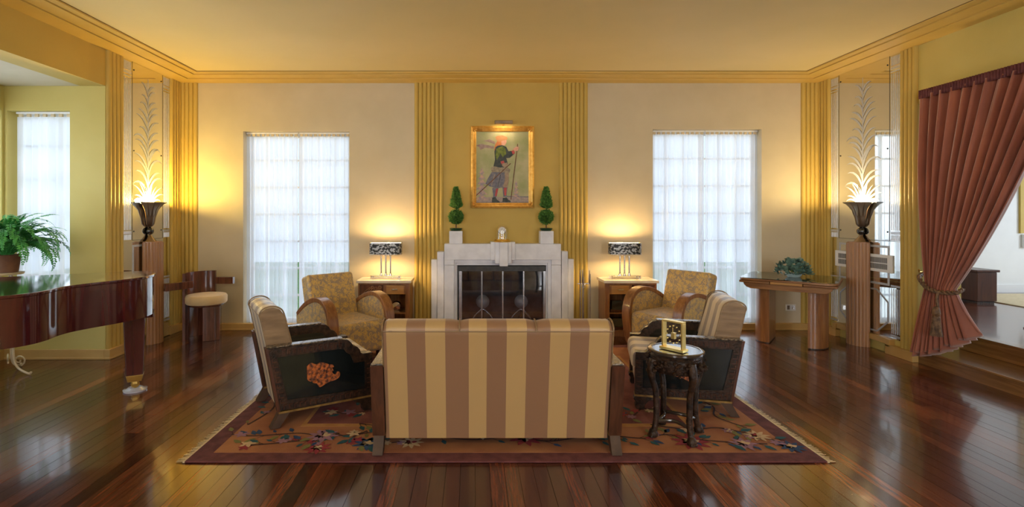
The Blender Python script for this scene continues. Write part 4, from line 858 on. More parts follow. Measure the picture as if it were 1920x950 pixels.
# ================================================================== carved settee and armchairs
def deco_seat(name, W, loc, rz, fabric, label, cat, ncush, motif, group=None):
    t = thing(name, loc, label, cat, rz, group)
    AT = 0.075; hW = W/2; inner = hW-AT-0.004
    side = [(-0.32, 0.12), (-0.40, 0.555), (0.12, 0.555), (0.165, 0.548), (0.19, 0.525), (0.205, 0.50), (0.235, 0.488), (0.255, 0.465), (0.262, 0.44), (0.28, 0.43), (0.35, 0.43), (0.355, 0.10)]
    def inset(q):  # recessed panel outline
        return [(-0.262, 0.185), (-0.332, 0.490), (0.10, 0.490), (0.135, 0.482), (0.155, 0.455), (0.185, 0.435), (0.20, 0.40), (0.21, 0.372), (0.295, 0.372), (0.298, 0.165)]
    for sg in (-1, 1):
        x0, x1 = sorted((sg*hW, sg*(hW-AT)))
        xo = sg*hW; xi = sg*(hW-AT)
        # arm slab, slightly narrower, with carved frame standing proud on both faces
        xa, xb = sorted((sg*(hW-0.014), sg*(hW-AT+0.010)))
        a = MB().prism(side, 'x', xa, xb).build('arm', 'black_lacquer', t)
        ins = inset(0)
        n = len(ins); m_ = len(side)
        idx = [0, 1, 2, 3, 5, 6, 7, 8, 10, 11]       # side vertices matched with inset ones
        for face, (f0, f1) in enumerate(((sg*(hW-0.0145), xo), (sg*(hW-AT+0.0105), xi))):
            mb = MB()
            for k_ in range(n):
                o1, o2 = idx[k_], idx[(k_+1) % n]
                run = [side[(o1+j) % m_] for j in range(((o2-o1) % m_)+1)]
                poly = run+[ins[(k_+1) % n], ins[k_]]
                mb.prism(poly, 'x', min(f0, f1), max(f0, f1))
            mb.build('carved_frame', 'ebony', a)
        # fretwork on the outer border
        mb = MB()
        for k_ in range(15):
            y = -0.30+k_*0.036
            if y < 0.12:
                mb.box(min(xo, xo+sg*0.004), max(xo, xo+sg*0.004), y, y+0.006, 0.505, 0.540).box(min(xo, xo+sg*0.004), max(xo, xo+sg*0.004), y, y+0.024, 0.534, 0.540).box(min(xo, xo+sg*0.004), max(xo, xo+sg*0.004), y+0.012, y+0.018, 0.503, 0.526)
            mb.box(min(xo, xo+sg*0.004), max(xo, xo+sg*0.004), y+0.01, y+0.016, 0.125, 0.158).box(min(xo, xo+sg*0.004), max(xo, xo+sg*0.004), y+0.01, y+0.034, 0.152, 0.158)
        for k_ in range(9):
            z = 0.17+k_*0.036; yy = -0.305-0.08*(z-0.12)/0.435
            mb.box(min(xo, xo+sg*0.004), max(xo, xo+sg*0.004), yy, yy+0.034, z, z+0.006).box(min(xo, xo+sg*0.004), max(xo, xo+sg*0.004), yy, yy+0.006, z, z+0.024)
            if k_ < 6: mb.box(min(xo, xo+sg*0.004), max(xo, xo+sg*0.004), 0.31, 0.343, z, z+0.006).box(min(xo, xo+sg*0.004), max(xo, xo+sg*0.004), 0.337, 0.343, z, z+0.024)
        mb.build('fretwork', 'mahog', a)['kind'] = 'stuff'
        MB().prism([(-0.326, 0.1), (-0.408, 0.5555), (-0.390, 0.5555), (-0.308, 0.1)], 'x', x0-0.001, x1+0.001).build('rear_post', 'mahog', a)
        MB().box(x0+0.002, x1-0.002, -0.395, 0.13, 0.556, 0.566).build('arm_top', 'arm_top', a, bevel=0.003)
        MB().box(x0-0.002, x1+0.002, -0.322, 0.358, 0.098, 0.112).build('gilt_bead', 'gilt_dull', a)
        if motif:
            pts = []
            blob = [(-0.13, 0.395), (-0.10, 0.415), (-0.06, 0.40), (-0.03, 0.41), (0.0, 0.40), (0.03, 0.385), (0.05, 0.355), (0.05, 0.325), (0.075, 0.305), (0.085, 0.325), (0.105, 0.318), (0.10, 0.285), (0.07, 0.268), (0.03, 0.262), (0.0, 0.25), (-0.04, 0.235), (-0.06, 0.262), (-0.085, 0.275), (-0.075, 0.30), (-0.10, 0.285), (-0.125, 0.30), (-0.128, 0.34)]
            bl = smooth_path([(p[0], p[1], 0) for p in blob+[blob[0]]], 4)[:-1]
            mb = MB().prism([(p.x, p.y) for p in bl], 'x', *sorted((sg*(hW-0.0143), sg*(hW-0.004))))
            random.seed(4)
            for k_ in range(16):
                cy, cz, rr = random.uniform(-0.10, 0.05), random.uniform(0.275, 0.385), random.uniform(0.012, 0.022)
                mb.tube([(sg*(hW-0.004), cy+rr*(1-0.06*j)*math.cos(j*0.8), cz+rr*(1-0.06*j)*math.sin(j*0.8)) for j in range(11)], 0.0035, 5)
            mb.build('carved_medallion', 'orange_carve', a, smooth=30)
        # rear leg (flared) and carved front foot
        MB().prism([(-0.32, 0.098), (-0.245, 0.098), (-0.285, 0.04), (-0.315, 0.0), (-0.375, 0.0), (-0.345, 0.05)], 'x', x0+0.006, x1-0.006).build('leg', 'dark_leg', t)
        MB().prism([(0.20, 0.098), (0.35, 0.098), (0.365, 0.075), (0.345, 0.05), (0.355, 0.02), (0.345, 0.0), (0.285, 0.0), (0.28, 0.035), (0.255, 0.065), (0.215, 0.078)], 'x', x0+0.003, x1-0.003).build('foot', 'ebony', t, bevel=0.005)
    # upholstered back: profile swept across the width
    prof = [(-0.295, 0.072), (-0.335, 0.30), (-0.385, 0.55), (-0.425, 0.74), (-0.436, 0.775), (-0.428, 0.803), (-0.395, 0.826), (-0.345, 0.832), (-0.30, 0.815), (-0.272, 0.775), (-0.245, 0.66), (-0.20, 0.48), (-0.17, 0.36), (-0.17, 0.12)]
    nx = ncush*10
    def fn(u, w):
        y, z = prof[int(round(w*(len(prof)-1)))]
        c_ = (u*ncush) % 1.0; dip = 0.010*(1-min(1, 8*min(c_, 1-c_)))*(1 if 0.02 < u < 0.98 else 0)
        if z > 0.76: z -= dip; y += dip*0.5*(1 if y < -0.35 else -1)
        e = min(u, 1-u)*2*inner
        if e < 0.02 and z > 0.6: z -= 0.014*(1-e/0.02); y += 0.008*(1-e/0.02)*(1 if y < -0.35 else -1)
        return (-inner+2*inner*u, y, z)
    mb = MB().grid(fn, nx*2, len(prof)-1)
    MB.grid  # closed sides follow
    for u in (0, 1):
        vs = [fn(u, k_/(len(prof)-1)) for k_ in range(len(prof))]; mb.add(vs, [tuple(range(len(vs)))])
    bk = mb.build('backrest', fabric, t, smooth=40)
    MB().tube([(-inner-0.002, -0.432, 0.772), (inner+0.002, -0.432, 0.772)], 0.005, 6).build('piping', 'satin', bk, smooth=60)
    for u in (-1, 1): MB().tube(smooth_path([(u*(inner+0.002), y, z) for y, z in prof[2:12]], 3), 0.005, 6).build('piping', 'satin', bk, smooth=60)
    sb = prof[2:12]
    for u in (-1, 1): MB().prism([(y*0.985-0.005, z*0.99) for y, z in sb], 'x', *sorted((u*(inner-0.002), u*(inner+0.004)))).build('side_panel', 'satin', bk)
    for k_ in range(1, ncush):
        MB().tube(smooth_path([(-inner+2*inner*k_/ncush, y-(0.002 if y < -0.36 else -0.002), z-0.004) for y, z in prof[4:10]], 3), 0.004, 6).build('cushion_seam', 'satin', bk, smooth=60)
    MB().box(-inner, inner, -0.165, 0.33, 0.10, 0.27).build('seat_frame', fabric, t, bevel=0.01)
    for k_ in range(ncush):
        a0, a1 = -inner+2*inner*k_/ncush+0.003, -inner+2*inner*(k_+1)/ncush-0.003
        MB().box(a0, a1, -0.165, 0.375, 0.272, 0.425).build('seat_cushion', fabric, t, bevel=0.045, seg=4)
    return t
M['dark_leg'] = mat('dull_brown_leg', (0.045, 0.022, 0.013), 0.6, col2=(0.075, 0.038, 0.022), nscale=14)
M['arm_top'] = mat('carved_arm_top', (0.045, 0.03, 0.02), 0.25, col2=(0.22, 0.16, 0.10), nscale=60, bmp=1.0, bscale=60, coat=0.4, lo=0.45, hi=0.55)
M['gilt_dull'] = mat('worn_gilt_bead', (0.20, 0.11, 0.03), 0.4, 0.5, col2=(0.40, 0.24, 0.07), nscale=20)
deco_seat('settee', 1.545, (0.152, 3.51, 0.019), 0, 'sofa_stripe', 'tan and gold striped satin settee seen from behind', 'sofa', 3, False)
deco_seat('striped_armchair', 0.68, (-1.235, 3.985, 0.019), math.radians(31-90), 'chair_stripe', 'striped satin armchair with orange carved black side, nearest the piano', 'armchair', 1, True, 'striped carved armchairs')
deco_seat('striped_armchair', 0.68, (1.655, 4.13, 0.019), math.radians(166.5-90), 'chair_stripe', 'striped satin armchair with carved dark side behind the round stand', 'armchair', 1, True, 'striped carved armchairs')

# ================================================================== floral club chairs
def club_chair(loc, rz, label, rear=0.0):
    t = thing('club_chair', loc, label, 'armchair', rz, 'floral club chairs')
    path = smooth_path([(0, 0.29, 0.03), (0, 0.345, 0.20), (0, 0.365, 0.38), (0, 0.33, 0.52), (0, 0.25, 0.60), (0, 0.13, 0.63), (0, 0.0, 0.615), (0, -0.16, 0.555), (0, -0.30, 0.475), (0, -0.38, 0.42)], 5)
    for sg in (-1, 1):
        xc = sg*0.315; n = len(path); vs = []; fs = []
        for i, p in enumerate(path):
            d = (path[min(i+1, n-1)]-path[max(i-1, 0)]).normalized(); nn = Vector((0, -d.z, d.y)); w = 0.052 if i < n*0.75 else 0.052-0.012*(i/n-0.75)*4; th = 0.022
            for a, b_ in ((-1, -1), (1, -1), (1, 1), (-1, 1)): vs.append((xc+a*w, p.y+nn.y*b_*th, p.z+nn.z*b_*th))
        for i in range(n-1):
            for k_ in range(4): fs.append((i*4+k_, i*4+(k_+1) % 4, (i+1)*4+(k_+1) % 4, (i+1)*4+k_))
        fs += [(3, 2, 1, 0), (n*4-4, n*4-3, n*4-2, n*4-1)]
        MB().add(vs, fs).build('arm_band', 'walnut', t, bevel=0.006)
        pg = [(p.y-0.012, p.z-0.01) for p in path[2:]]+[(-0.36, 0.10), (0.28, 0.10)]
        MB().prism(pg, 'x', xc-0.040, xc+0.040).build('arm_panel', 'damask', t, bevel=0.008)
        MB().box(xc-0.03, xc+0.03, -0.35, -0.29, rear, 0.11).build('leg', 'mahog', t, bevel=0.004)
        MB().box(sg*0.235-0.025, sg*0.235+0.025, 0.27, 0.33, 0, 0.11).build('leg', 'mahog', t, bevel=0.004)
    MB().box(-0.272, 0.272, -0.30, 0.37, 0.085, 0.40).build('seat', 'damask', t, bevel=0.05, seg=4)
    b_ = MB().box(-0.272, 0.272, -0.085, 0.085, 0, 0.565).build('backrest', 'damask', t, bevel=0.035, seg=4); b_.location = (0, -0.24, 0.27); b_.rotation_euler = (math.radians(16), 0, 0)
    return t
club_chair((-1.335, 5.345, 0.019), math.radians(180+42), 'gold floral club chair with curved wood arms left of the fireplace')
club_chair((2.20, 5.66, 0.019), math.radians(180-55), 'gold floral club chair with curved wood arms right of the fireplace', -0.0185)

# ================================================================== round carved plant stand and clock
ps = thing('carved_stand', (1.365, 3.435, 0.019), 'round ebony stand with carved apron and claw feet on the rug', 'stand')
zt = 0.575; R = 0.178
M['ebony_top'] = mat('polished_ebony', (0.03, 0.022, 0.018), 0.16, col2=(0.06, 0.04, 0.03), nscale=10, coat=0.6)
MB().lathe([(0.001, zt-0.03), (R*0.86, zt-0.03), (R*0.9, zt-0.022), (R, zt-0.016), (R, zt-0.004), (R*0.96, zt), (R*0.86, zt), (R*0.85, zt-0.003), (0.001, zt-0.003)], 40).build('top', 'ebony_top', ps, smooth=30)
MB().lathe([(R*0.80, zt-0.075), (R*0.86, zt-0.07), (R*0.88, zt-0.045), (R*0.80, zt-0.03)], 40).build('neck', 'ebony', ps, smooth=30)
random.seed(8); mb = MB()
for k_ in range(150):
    a = random.uniform(0, 2*PI); lobe = 0.5+0.5*math.cos(4*a); z = zt-0.055-random.random()*(0.05+0.05*lobe); rr = R*(0.93+0.12*random.random()); q = random.uniform(0.009, 0.017)
    mb.lathe([(0.0, -q), (q*0.8, -q*0.4), (q*0.8, q*0.4), (0.0, q)], 7, c=(rr*math.cos(a), rr*math.sin(a), z))
mb.lathe([(R*0.86, zt-0.14), (R*0.93, zt-0.10), (R*0.90, zt-0.05)], 40)
mb.build('carved_apron', 'ebony', ps, smooth=50, fix=False)
for k_ in range(4):
    a = math.radians(-78+90*k_); L = smooth_path([(0.165, 0, zt-0.06), (0.182, 0, zt-0.13), (0.172, 0, zt-0.20), (0.150, 0, 0.30), (0.146, 0, 0.14), (0.158, 0, 0.06), (0.172, 0, 0.03)], 5)
    pts = [(p.x*math.cos(a), p.x*math.sin(a), p.z) for p in L]; rs = [0.030, 0.031, 0.031, 0.03, 0.029, 0.029, 0.028, 0.026, 0.024, 0.022]+[0.020]*(len(pts)-10)
    lg = MB().tube(pts, rs, 8).build('leg', 'ebony', ps, smooth=60)
    mb = MB(); rx, ry = math.cos(a), math.sin(a)
    mb.lathe([(0.0, 0.0), (0.028, 0.004), (0.032, 0.02), (0.022, 0.05), (0.0, 0.06)], 12, c=(0.170*rx, 0.170*ry, 0))
    for q in (-1, 0, 1): c0 = Vector((0.190*rx-q*0.016*ry, 0.190*ry+q*0.016*rx, 0)); mb.lathe([(0.0, 0.0), (0.011, 0.004), (0.011, 0.014), (0.0, 0.024)], 8, c=tuple(c0))
    mb.build('claw', 'ebony', lg, smooth=50)
    a2 = a+PI/2; st = smooth_path([(0.148*rx, 0.148*ry, 0.10), (0.075*math.cos(a+PI/4), 0.075*math.sin(a+PI/4), 0.115), (0.148*math.cos(a2), 0.148*math.sin(a2), 0.10)], 5)
    MB().tube([tuple(p) for p in st], 0.012, 6).build('stretcher', 'ebony_top', ps, smooth=60)
gc = thing('brass_clock', (1.335, 3.40, 0.019+zt), 'gold framed glass clock on the round ebony stand', 'clock', math.radians(-52))
MB().box(-0.085, 0.085, -0.035, 0.035, 0, 0.018).build('base', 'brass', gc, bevel=0.003)
MB().box(-0.075, -0.063, -0.022, 0.022, 0.018, 0.185).box(0.063, 0.075, -0.022, 0.022, 0.018, 0.185).box(-0.075, 0.075, -0.022, 0.022, 0.185, 0.196).build('frame', 'brass', gc, bevel=0.002)
MB().box(-0.063, 0.063, -0.004, 0.004, 0.018, 0.185).build('glass_plate', 'dome', gc)
for k_ in range(12): MB().lathe([(0.0, 0.003), (0.005, 0.003), (0.005, -0.003), (0.0, -0.003)], 8).build('hour_mark', 'brass', gc).matrix_local = Matrix.Translation((0.048*math.sin(k_*PI/6), -0.005, 0.103+0.058*math.cos(k_*PI/6))) @ Matrix.Rotation(PI/2, 4, 'X')
MB().box(-0.012, 0.012, -0.012, 0.012, 0.075, 0.115).box(-0.002, 0.002, -0.012, -0.009, 0.11, 0.15).build('movement', 'brass', gc)

# ================================================================== barrel stool-chair at the left
bc = thing('barrel_chair', (-3.20, 6.16, 0), 'rosewood chair with round cream seat beside the left window', 'chair', math.radians(20))
def arcp(r, a): return (r*math.cos(a), r*math.sin(a))
a0, a1 = math.radians(72), math.radians(195); n = 14
pts = [arcp(0.255, a0+(a1-a0)*i/n) for i in range(n+1)]+[arcp(0.225, a1-(a1-a0)*i/n) for i in range(n+1)]
MB().prism(pts, 'z', 0, 0.79).build('curved_back', 'rosewood', bc, smooth=40)
MB().lathe([(0.001, 0.40), (0.19, 0.40), (0.20, 0.415), (0.20, 0.425), (0.001, 0.425)], 32).build('seat_base', 'rosewood', bc, smooth=40)
MB().lathe([(0.001, 0.425), (0.215, 0.425), (0.228, 0.44), (0.23, 0.505), (0.215, 0.527), (0.15, 0.537), (0.001, 0.54)], 36).build('seat_cushion', 'seat_cream', bc, smooth=40)
MB().box(-0.02, 0.11, -0.17, -0.12, 0, 0.40).build('leg', 'rosewood', bc, bevel=0.004)
MB().box(0.10, 0.16, -0.14, 0.05, 0, 0.40).build('leg', 'rosewood', bc, bevel=0.004)
ax = math.radians(-20)
o = MB().box(0, 0.22, -0.03, 0.03, 0, 0.085).build('arm', 'rosewood', bc, bevel=0.004); o.location = (0.075, 0.262, 0.62); o.rotation_euler = (0, 0, ax)
o = MB().box(-0.22, 0.10, -0.03, 0.03, 0, 0.085).build('arm', 'rosewood', bc, bevel=0.004); o.location = (-0.225, -0.115, 0.62); o.rotation_euler = (0, 0, ax+math.radians(60))

# ================================================================== walnut draw-leaf table with foliage
ta = math.radians(-39)
TC = Vector((3.70, 5.95, 0))
tb = thing('walnut_table', TC, 'walnut draw-leaf table with glass top beside the right mirror', 'table', ta)
def rrect(hx, hy, r, n=5):
    pts = []
    for cx, cy, s0 in ((hx-r, hy-r, 0), (-hx+r, hy-r, 1), (-hx+r, -hy+r, 2), (hx-r, -hy+r, 3)):
        for i in range(n+1): a = (s0+i/n)*PI/2; pts.append((cx+r*math.cos(a), cy+r*math.sin(a)))
    return pts
MB().prism(rrect(0.43, 0.36, 0.07), 'z', 0.735, 0.757).build('top', 'walnut_x', tb, bevel=0.004)
for sg in (-1, 1): MB().box(*sorted((sg*0.145, sg*0.425)), -0.352, 0.352, 0.706, 0.732).build('draw_leaf', 'walnut_x', tb, bevel=0.006)
MB().box(-0.14, 0.14, -0.352, 0.352, 0.706, 0.734).build('centre_rail', 'oak_gold', tb, bevel=0.003)
ap = [(-0.39, 0.704), (-0.385, 0.685), (-0.36, 0.655), (-0.32, 0.64), (0.32, 0.64), (0.36, 0.655), (0.385, 0.685), (0.39, 0.704)]
MB().prism(ap, 'y', -0.33, 0.33).build('apron', 'walnut_x', tb, bevel=0.006)
for sg in (-1, 1):
    n = 12; pts = [(sg*(0.20+0.13*math.cos(PI*(i/n-0.5))), 0.20*math.sin(PI*(i/n-0.5))) for i in range(n+1)]+[(sg*0.20, 0.20), (sg*0.20, -0.20)]
    MB().prism(pts[:n+1]+[(sg*0.17, 0.20), (sg*0.17, -0.20)], 'z', 0.012, 0.64).build('leg', 'walnut', tb, smooth=30)
    MB().prism([(p[0]*0.99, p[1]*0.99) for p in pts[:n+1]+[(sg*0.175, 0.195), (sg*0.175, -0.195)]], 'z', 0.0, 0.0118).build('foot_pad', 'black_metal', tb)
M['table_glass'] = flat_glass('table_glass', (0.86, 0.95, 0.91), 0.65)
MB().prism(rrect(0.425, 0.355, 0.07), 'z', 0.7575, 0.764).build('glass_top', 'table_glass', tb)
tb.scale = (1.1, 1.1, 1.0)
pt = thing('leafy_plant', (bx(1488, 5.95), 5.95, 0.7645), 'low blue-green leafy plant in a dish on the walnut table', 'plant')
M['blue_pot'] = mat('pale_blue_glaze', (0.30, 0.42, 0.45), 0.3, col2=(0.36, 0.48, 0.50), nscale=8)
MB().lathe([(0.001, 0.0), (0.06, 0.0), (0.08, 0.02), (0.085, 0.04), (0.08, 0.04), (0.07, 0.03), (0.001, 0.03)], 24).build('dish', 'blue_pot', pt, smooth=40)
lf = MB(); n = 8
pts = [(0, 0, 0)]+[(0.026*math.sin(2*PI*i/n), 0.03-0.03*math.cos(2*PI*i/n), 0.006*math.cos(4*PI*i/n)) for i in range(1, n)]
lf.add(pts, [(0, i, i+1) for i in range(1, n-1)]); l0 = lf.build('leaf', 'blue_leaf', pt, smooth=80, fix=False)
random.seed(31)
for k_ in range(190):
    u = random.uniform(0.0, 1); a = random.uniform(0, 2*PI); s_ = math.sqrt(1-u*u)
    p = (0.165*s_*math.cos(a), 0.12*s_*math.sin(a), 0.03+0.16*u*random.uniform(0.8, 1.1)); e = (random.uniform(-0.2, 1.3), random.uniform(-0.6, 0.6), a-PI/2)
    sc = random.uniform(0.7, 1.1)
    if k_ == 0: l0.location = p; l0.rotation_euler = e
    else: dupe(l0, pt, p, e, (sc, sc, sc))
for k_ in range(14):
    a = k_*2*PI/14; MB().tube([(0.05*math.cos(a), 0.04*math.sin(a), 0.025), (0.12*math.cos(a), 0.09*math.sin(a), 0.11)], 0.003, 5).build('stem', 'topiary', pt)

# ================================================================== grand piano
T0 = Vector((-2.90, 4.53)); ax_, pp_ = Vector((0.882, 0.471)), Vector((0.471, -0.882))
gp = thing('grand_piano', (T0.x, T0.y, 0), 'polished dark mahogany grand piano at the left', 'piano', math.atan2(0.471, 0.882))
# local x = towards the tail, local -y = towards the treble side
plan = [(-1.52, 0.0), (-0.10, 0.0), (0.0, -0.02), (0.06, -0.08), (0.095, -0.20), (0.09, -0.36), (0.03, -0.51), (-0.10, -0.65), (-0.25, -0.755), (-0.36, -0.85), (-0.42, -0.95), (-0.46, -1.08), (-0.53, -1.18), (-0.66, -1.245), (-0.85, -1.29), (-1.10, -1.31), (-1.52, -1.31)]
sp = smooth_path([(p[0], p[1], 0) for p in plan[1:-1]], 5)
out2 = [plan[0]]+[(p.x, p.y) for p in sp]+[plan[-1]]
def shrink(pl_, d):
    n = len(pl_); o_ = []
    for i in range(n):
        a, b_ = Vector(pl_[(i-1) % n]), Vector(pl_[(i+1) % n]); t_ = (b_-a).normalized(); o_.append((pl_[i][0]+t_.y*d*-1*-1*0+(-t_.y)*-d*-1, pl_[i][1]+(t_.x)*d*-1*-1*0+t_.x*-d))
    return o_
def scaled(pl_, f):
    cx, cy = -0.75, -0.6; return [(cx+(p[0]-cx)*f, cy+(p[1]-cy)*f) for p in pl_]
MB().prism(scaled(out2, 0.985), 'z', 0.665, 0.972).build('rim', 'piano', gp, smooth=30)
lid = MB().prism(out2, 'z', 0.9725, 0.995).build('lid', 'piano', gp, bevel=0.006)
MB().box(-1.0, -0.995, -1.29, -0.01, 0.9951, 0.9965).build('lid_hinge', 'brass', lid)
MB().box(-1.66, -1.0, -1.30, -0.01, 0.60, 0.664).build('keybed', 'piano', gp, bevel=0.006)
MB().box(-1.74, -1.50, -1.27, -0.04, 0.665, 0.72).build('keyboard', 'plastic', gp)
mb = MB()
for k_ in range(51):
    if k_ % 7 not in (2, 6): mb.box(-1.66, -1.53, -1.255+k_*0.0236+0.016, -1.255+k_*0.0236+0.028, 0.7205, 0.733)
mb.build('black_keys', 'black_lacquer', gp)
MB().box(-1.75, -1.48, -0.04, -0.005, 0.665, 0.90).box(-1.75, -1.48, -1.305, -1.27, 0.665, 0.90).build('cheek', 'piano', gp, bevel=0.01)
MB().prism(rrect(0.14, 0.105, 0.03), 'z', 0.625, 0.664).build('leg_block', 'piano', gp).location = (-0.055, -0.175, 0)
def pleg(x, y):
    a = 0.078; l = MB().add([(-a,-a,0.64),(a,-a,0.64),(a,a,0.64),(-a,a,0.64),(-a*1.0,-a*1.0,0.58),(a*1.0,-a,0.58),(a,a,0.58),(-a,a,0.58),(-0.062,-0.062,0.14),(0.062,-0.062,0.14),(0.062,0.062,0.14),(-0.062,0.062,0.14)],
        [(0,1,2,3),(0,4,5,1),(1,5,6,2),(2,6,7,3),(3,7,4,0),(4,8,9,5),(5,9,10,6),(6,10,11,7),(7,11,8,4),(11,10,9,8)]).build('leg', 'piano', gp, bevel=0.006)
    l.location = (x, y, 0)
    MB().add([(-0.062,-0.062,0.14),(0.062,-0.062,0.14),(0.062,0.062,0.14),(-0.062,0.062,0.14),(-0.05,-0.05,0.085),(0.05,-0.05,0.085),(0.05,0.05,0.085),(-0.05,0.05,0.085)], [(0,1,2,3),(0,4,5,1),(1,5,6,2),(2,6,7,3),(3,7,4,0),(7,6,5,4)]).build('ferrule', 'brass', l, bevel=0.003)
    o = MB().lathe([(0.0, -0.014), (0.03, -0.014), (0.032, 0), (0.03, 0.014), (0.0, 0.014)], 18).build('caster', 'brass', l, smooth=40); o.rotation_euler = (PI/2, 0, 0.4); o.location = (0, 0, 0.054)
    MB().box(-0.02, 0.02, -0.022, 0.022, 0.055, 0.086).build('caster_fork', 'brass', l, bevel=0.004)
    return l
pleg(-0.055, -0.175); pleg(-1.30, -0.18); pleg(-1.30, -1.12)
for (x, y), lab in (((-0.055, -0.175), 'glass caster cup under the piano tail leg'),):
    wp = Vector((T0.x, T0.y))+ax_*x-pp_*y
    cc = thing('caster_cup', (wp.x, wp.y, 0), lab, 'caster cup')
M['cup_glass'] = mat('pale_pressed_glass', (0.45, 0.47, 0.58), 0.1, coat=1, col2=(0.5, 0.52, 0.62), nscale=6)
MB().lathe([(0.001, 0.0), (0.088, 0.0), (0.09, 0.012), (0.065, 0.018), (0.05, 0.03), (0.042, 0.03), (0.038, 0.02), (0.001, 0.02)], 28).build('cup', 'cup_glass', cc, smooth=40)

# ================================================================== fern on a scrolled stand in the bay
fs_ = thing('fern_stand', (-4.36, 4.80, 0), 'cream scrolled iron plant stand behind the piano', 'plant stand')
M['cream_iron'] = mat('cream_painted_iron', (0.62, 0.50, 0.30), 0.4, col2=(0.70, 0.58, 0.38), nscale=12)
for k_ in range(3):
    a = math.radians(-10+120*k_)
    pr = smooth_path([(0.05, 0, 0.94), (0.06, 0, 0.45), (0.07, 0, 0.16), (0.11, 0, 0.07), (0.18, 0, 0.03), (0.25, 0, 0.012), (0.265, 0, 0.03)], 5)
    lg = MB().tube([(p.x*math.cos(a), p.x*math.sin(a), p.z) for p in pr], 0.010, 8).build('leg', 'cream_iron', fs_, smooth=60)
    sc = [(0.075+(0.055-0.0035*j)*math.cos(j*0.6-1.2)+0.02, 0, 0.12+(0.055-0.0035*j)*math.sin(j*0.6-1.2)) for j in range(14)]
    MB().tube([(p[0]*math.cos(a+0.35), p[0]*math.sin(a+0.35), p[2]) for p in sc], 0.007, 6).build('scroll', 'cream_iron', lg, smooth=60)
MB().lathe([(0.001, 0.93), (0.12, 0.93), (0.125, 0.94), (0.125, 0.95), (0.001, 0.95)], 24).build('tray', 'cream_iron', fs_, smooth=40)
fe = thing('fern', (-4.36, 4.80, 0.951), 'large green fern in front of the bay window sheers', 'fern')
MB().lathe([(0.001, 0), (0.08, 0), (0.10, 0.15), (0.11, 0.16), (0.10, 0.165), (0.085, 0.15), (0.001, 0.15)], 24).build('pot', 'terracotta', fe, smooth=40)
def frond_mesh(seed, L, droop):
    random.seed(seed); mb = MB(); n = 30; pts = []; p = Vector((0, 0, 0)); a = 1.38
    for i in range(n+1):
        pts.append(p.copy()); p = p+Vector((math.cos(a), 0, math.sin(a)))*L/n; a -= droop/n*(0.5+i/n)
    mb.tube([tuple(q) for q in pts], [0.004*(1-0.8*i/n) for i in range(n+1)], 4)
    for i in range(2, n):
        f_ = i/n; w = 0.055*math.sin(PI*min(1, 0.15+0.85*f_))**0.6*(1 if f_ < 0.85 else 0.7); d = (pts[i+1]-pts[i-1]).normalized(); nn = Vector((-d.z, 0, d.x))
        for sg in (-1, 1):
            t_ = (Vector((0, sg, 0))+d*0.35+nn*random.uniform(-0.35, 0.1)).normalized(); b0 = pts[i]; h_ = d*0.011
            mb.add([tuple(b0-h_*0.5), tuple(b0+t_*w*0.55-h_), tuple(b0+t_*w), tuple(b0+t_*w*0.5+h_)], [(0, 1, 2, 3)])
    return mb
protos = [frond_mesh(s, L, d).build('frond', 'leaf', fe, smooth=70, fix=False) for s, L, d in ((1, 0.55, 2.7), (2, 0.62, 3.4), (3, 0.52, 1.9))]
random.seed(17)
for k_ in range(120):
    pr = protos[k_ % 3]; a = k_*2.39996+random.uniform(-0.2, 0.2); e = (random.uniform(-0.25, 0.25), random.uniform(-0.50, 0.65), a); sc = random.uniform(0.75, 1.12)
    lc = (0.04*math.cos(a), 0.04*math.sin(a), 0.165)
    if k_ < 3: pr.location = lc; pr.rotation_euler = e
    else: dupe(pr, fe, lc, e, (sc, sc, sc))

# ================================================================== russet velvet curtain with tie-back
vc = thing('velvet_curtain', (0, 0, 0), 'russet velvet curtain tied back with a tasselled cord at the right opening', 'curtain')
ZTOP, ZTIE = 2.655, 0.80
def edge(w):
    """w: 0 top .. 1 hem -> (y of far edge, y of near edge, x centre far, x centre near, z far, z near)"""
    if w < 0.70:
        f_ = w/0.70; s_ = f_
        yl = 5.03-0.06*math.sin(PI*f_*0.9)*0+0.0*f_-0.07*f_**3
        yn = 3.74+0.80*f_+0.20*f_**3
        z = ZTOP+(ZTIE-ZTOP)*f_
        return yl, yn, 4.415, 4.415+0.05*f_**2, z, z
    f_ = (w-0.70)/0.30
    yl = 4.96+0.10*f_**0.8; yn = 4.74+0.02*f_
    return yl, yn, 4.415-0.03*f_, 4.465+0.235*f_**1.1, ZTIE+(0.115-ZTIE)*f_, ZTIE+(0.375-ZTIE)*f_**0.9
NF = 12
def cfn(u, w):
    yl, yn, xf, xn, zf, zn = edge(w)
    sq = 1-min(1, abs(w-0.70)/0.35)
    k_ = 2*PI*NF*u
    amp = (0.030+0.018*min(1, w*4))*(1-0.45*sq)+0.03*max(0, (w-0.72)/0.28)
    uu = u+0.018*math.sin(k_)*0
    hemw = 0.02*math.sin(k_*0.5+1)*max(0, (w-0.8)/0.2)
    v_ = u**1.0
    return (xf+(xn-xf)*v_**1.6-amp*math.sin(k_+0.6*math.sin(3*w))-0.010*math.sin(2.3*k_+1), yl+(yn-yl)*v_, zf+(zn-zf)*v_**2.2+hemw)
MB().grid(cfn, NF*16, 60).build('drape', 'velvet', vc, smooth=180, fix=False, solid=0.004)
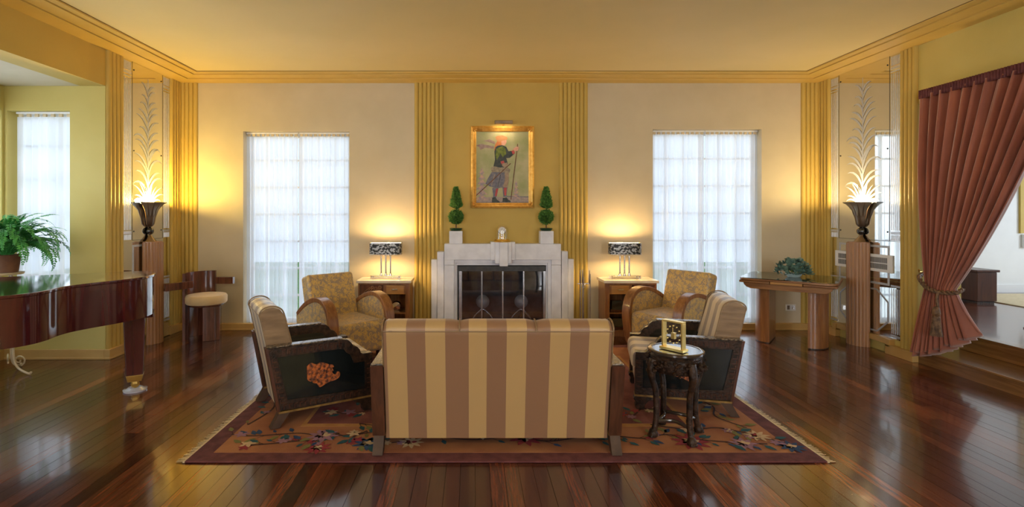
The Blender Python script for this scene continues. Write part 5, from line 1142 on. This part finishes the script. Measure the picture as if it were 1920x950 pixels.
def hfn(u, w):
    p = cfn(u, 0.0); k_ = 2*PI*NF*4*u; return (4.415-0.032-0.007*math.sin(k_), p[1], ZTOP-0.035+0.085*w)
MB().grid(hfn, NF*32, 3).build('heading', 'velvet_head', vc, smooth=180, fix=False, solid=0.003)
MB().tube([(4.425, 5.06, ZTOP+0.005), (4.425, 2.9, ZTOP+0.005)], 0.014, 12).build('rod', 'chrome', vc, smooth=60)
MB().box(4.42, 4.488, 5.035, 5.055, ZTOP-0.01, ZTOP+0.02).build('rod_bracket', 'chrome', vc)
# twisted tie cord, low on the front of the drape
cp_ = smooth_path([(4.47, 5.06, 0.91), (4.38, 5.02, 0.88), (4.345, 4.93, 0.815), (4.34, 4.84, 0.775), (4.37, 4.76, 0.765), (4.44, 4.70, 0.775), (4.52, 4.72, 0.80)], 10)
mb = MB()
for ph in (0, PI):
    mb.tube([tuple(p+Vector((0.011*math.cos(i*0.9+ph), 0, 0.011*math.sin(i*0.9+ph)))) for i, p in enumerate(cp_)], 0.012, 7)
mb.build('tie_cord', 'cord', vc, smooth=60)
MB().tube(smooth_path([(4.345, 4.78, 0.775), (4.33, 4.775, 0.70), (4.335, 4.77, 0.62)], 5), 0.012, 7).build('tassel_cord', 'cord', vc, smooth=60)
tsl = MB().lathe([(0.001, 0.64), (0.022, 0.625), (0.030, 0.60), (0.034, 0.565), (0.026, 0.545), (0.030, 0.54), (0.030, 0.53), (0.001, 0.53)], 16, c=(4.32, 4.77, 0)).build('tassel_head', 'cord', vc, smooth=50)
mb = MB()
for k_ in range(26):
    a = k_*2*PI/26; mb.tube([(4.32+0.026*math.cos(a), 4.77+0.026*math.sin(a), 0.535), (4.32+0.036*math.cos(a), 4.77+0.036*math.sin(a), 0.42), (4.32+0.044*math.cos(a), 4.77+0.044*math.sin(a), 0.36)], 0.0045, 5)
mb.build('tassel_skirt', 'cord', tsl)['kind'] = 'stuff'
h = MB().tube([(4.488, 5.10, 0.92), (4.44, 5.09, 0.92), (4.43, 5.08, 0.945)], 0.008, 8).build('tie_hook', 'brass', vc, smooth=60)
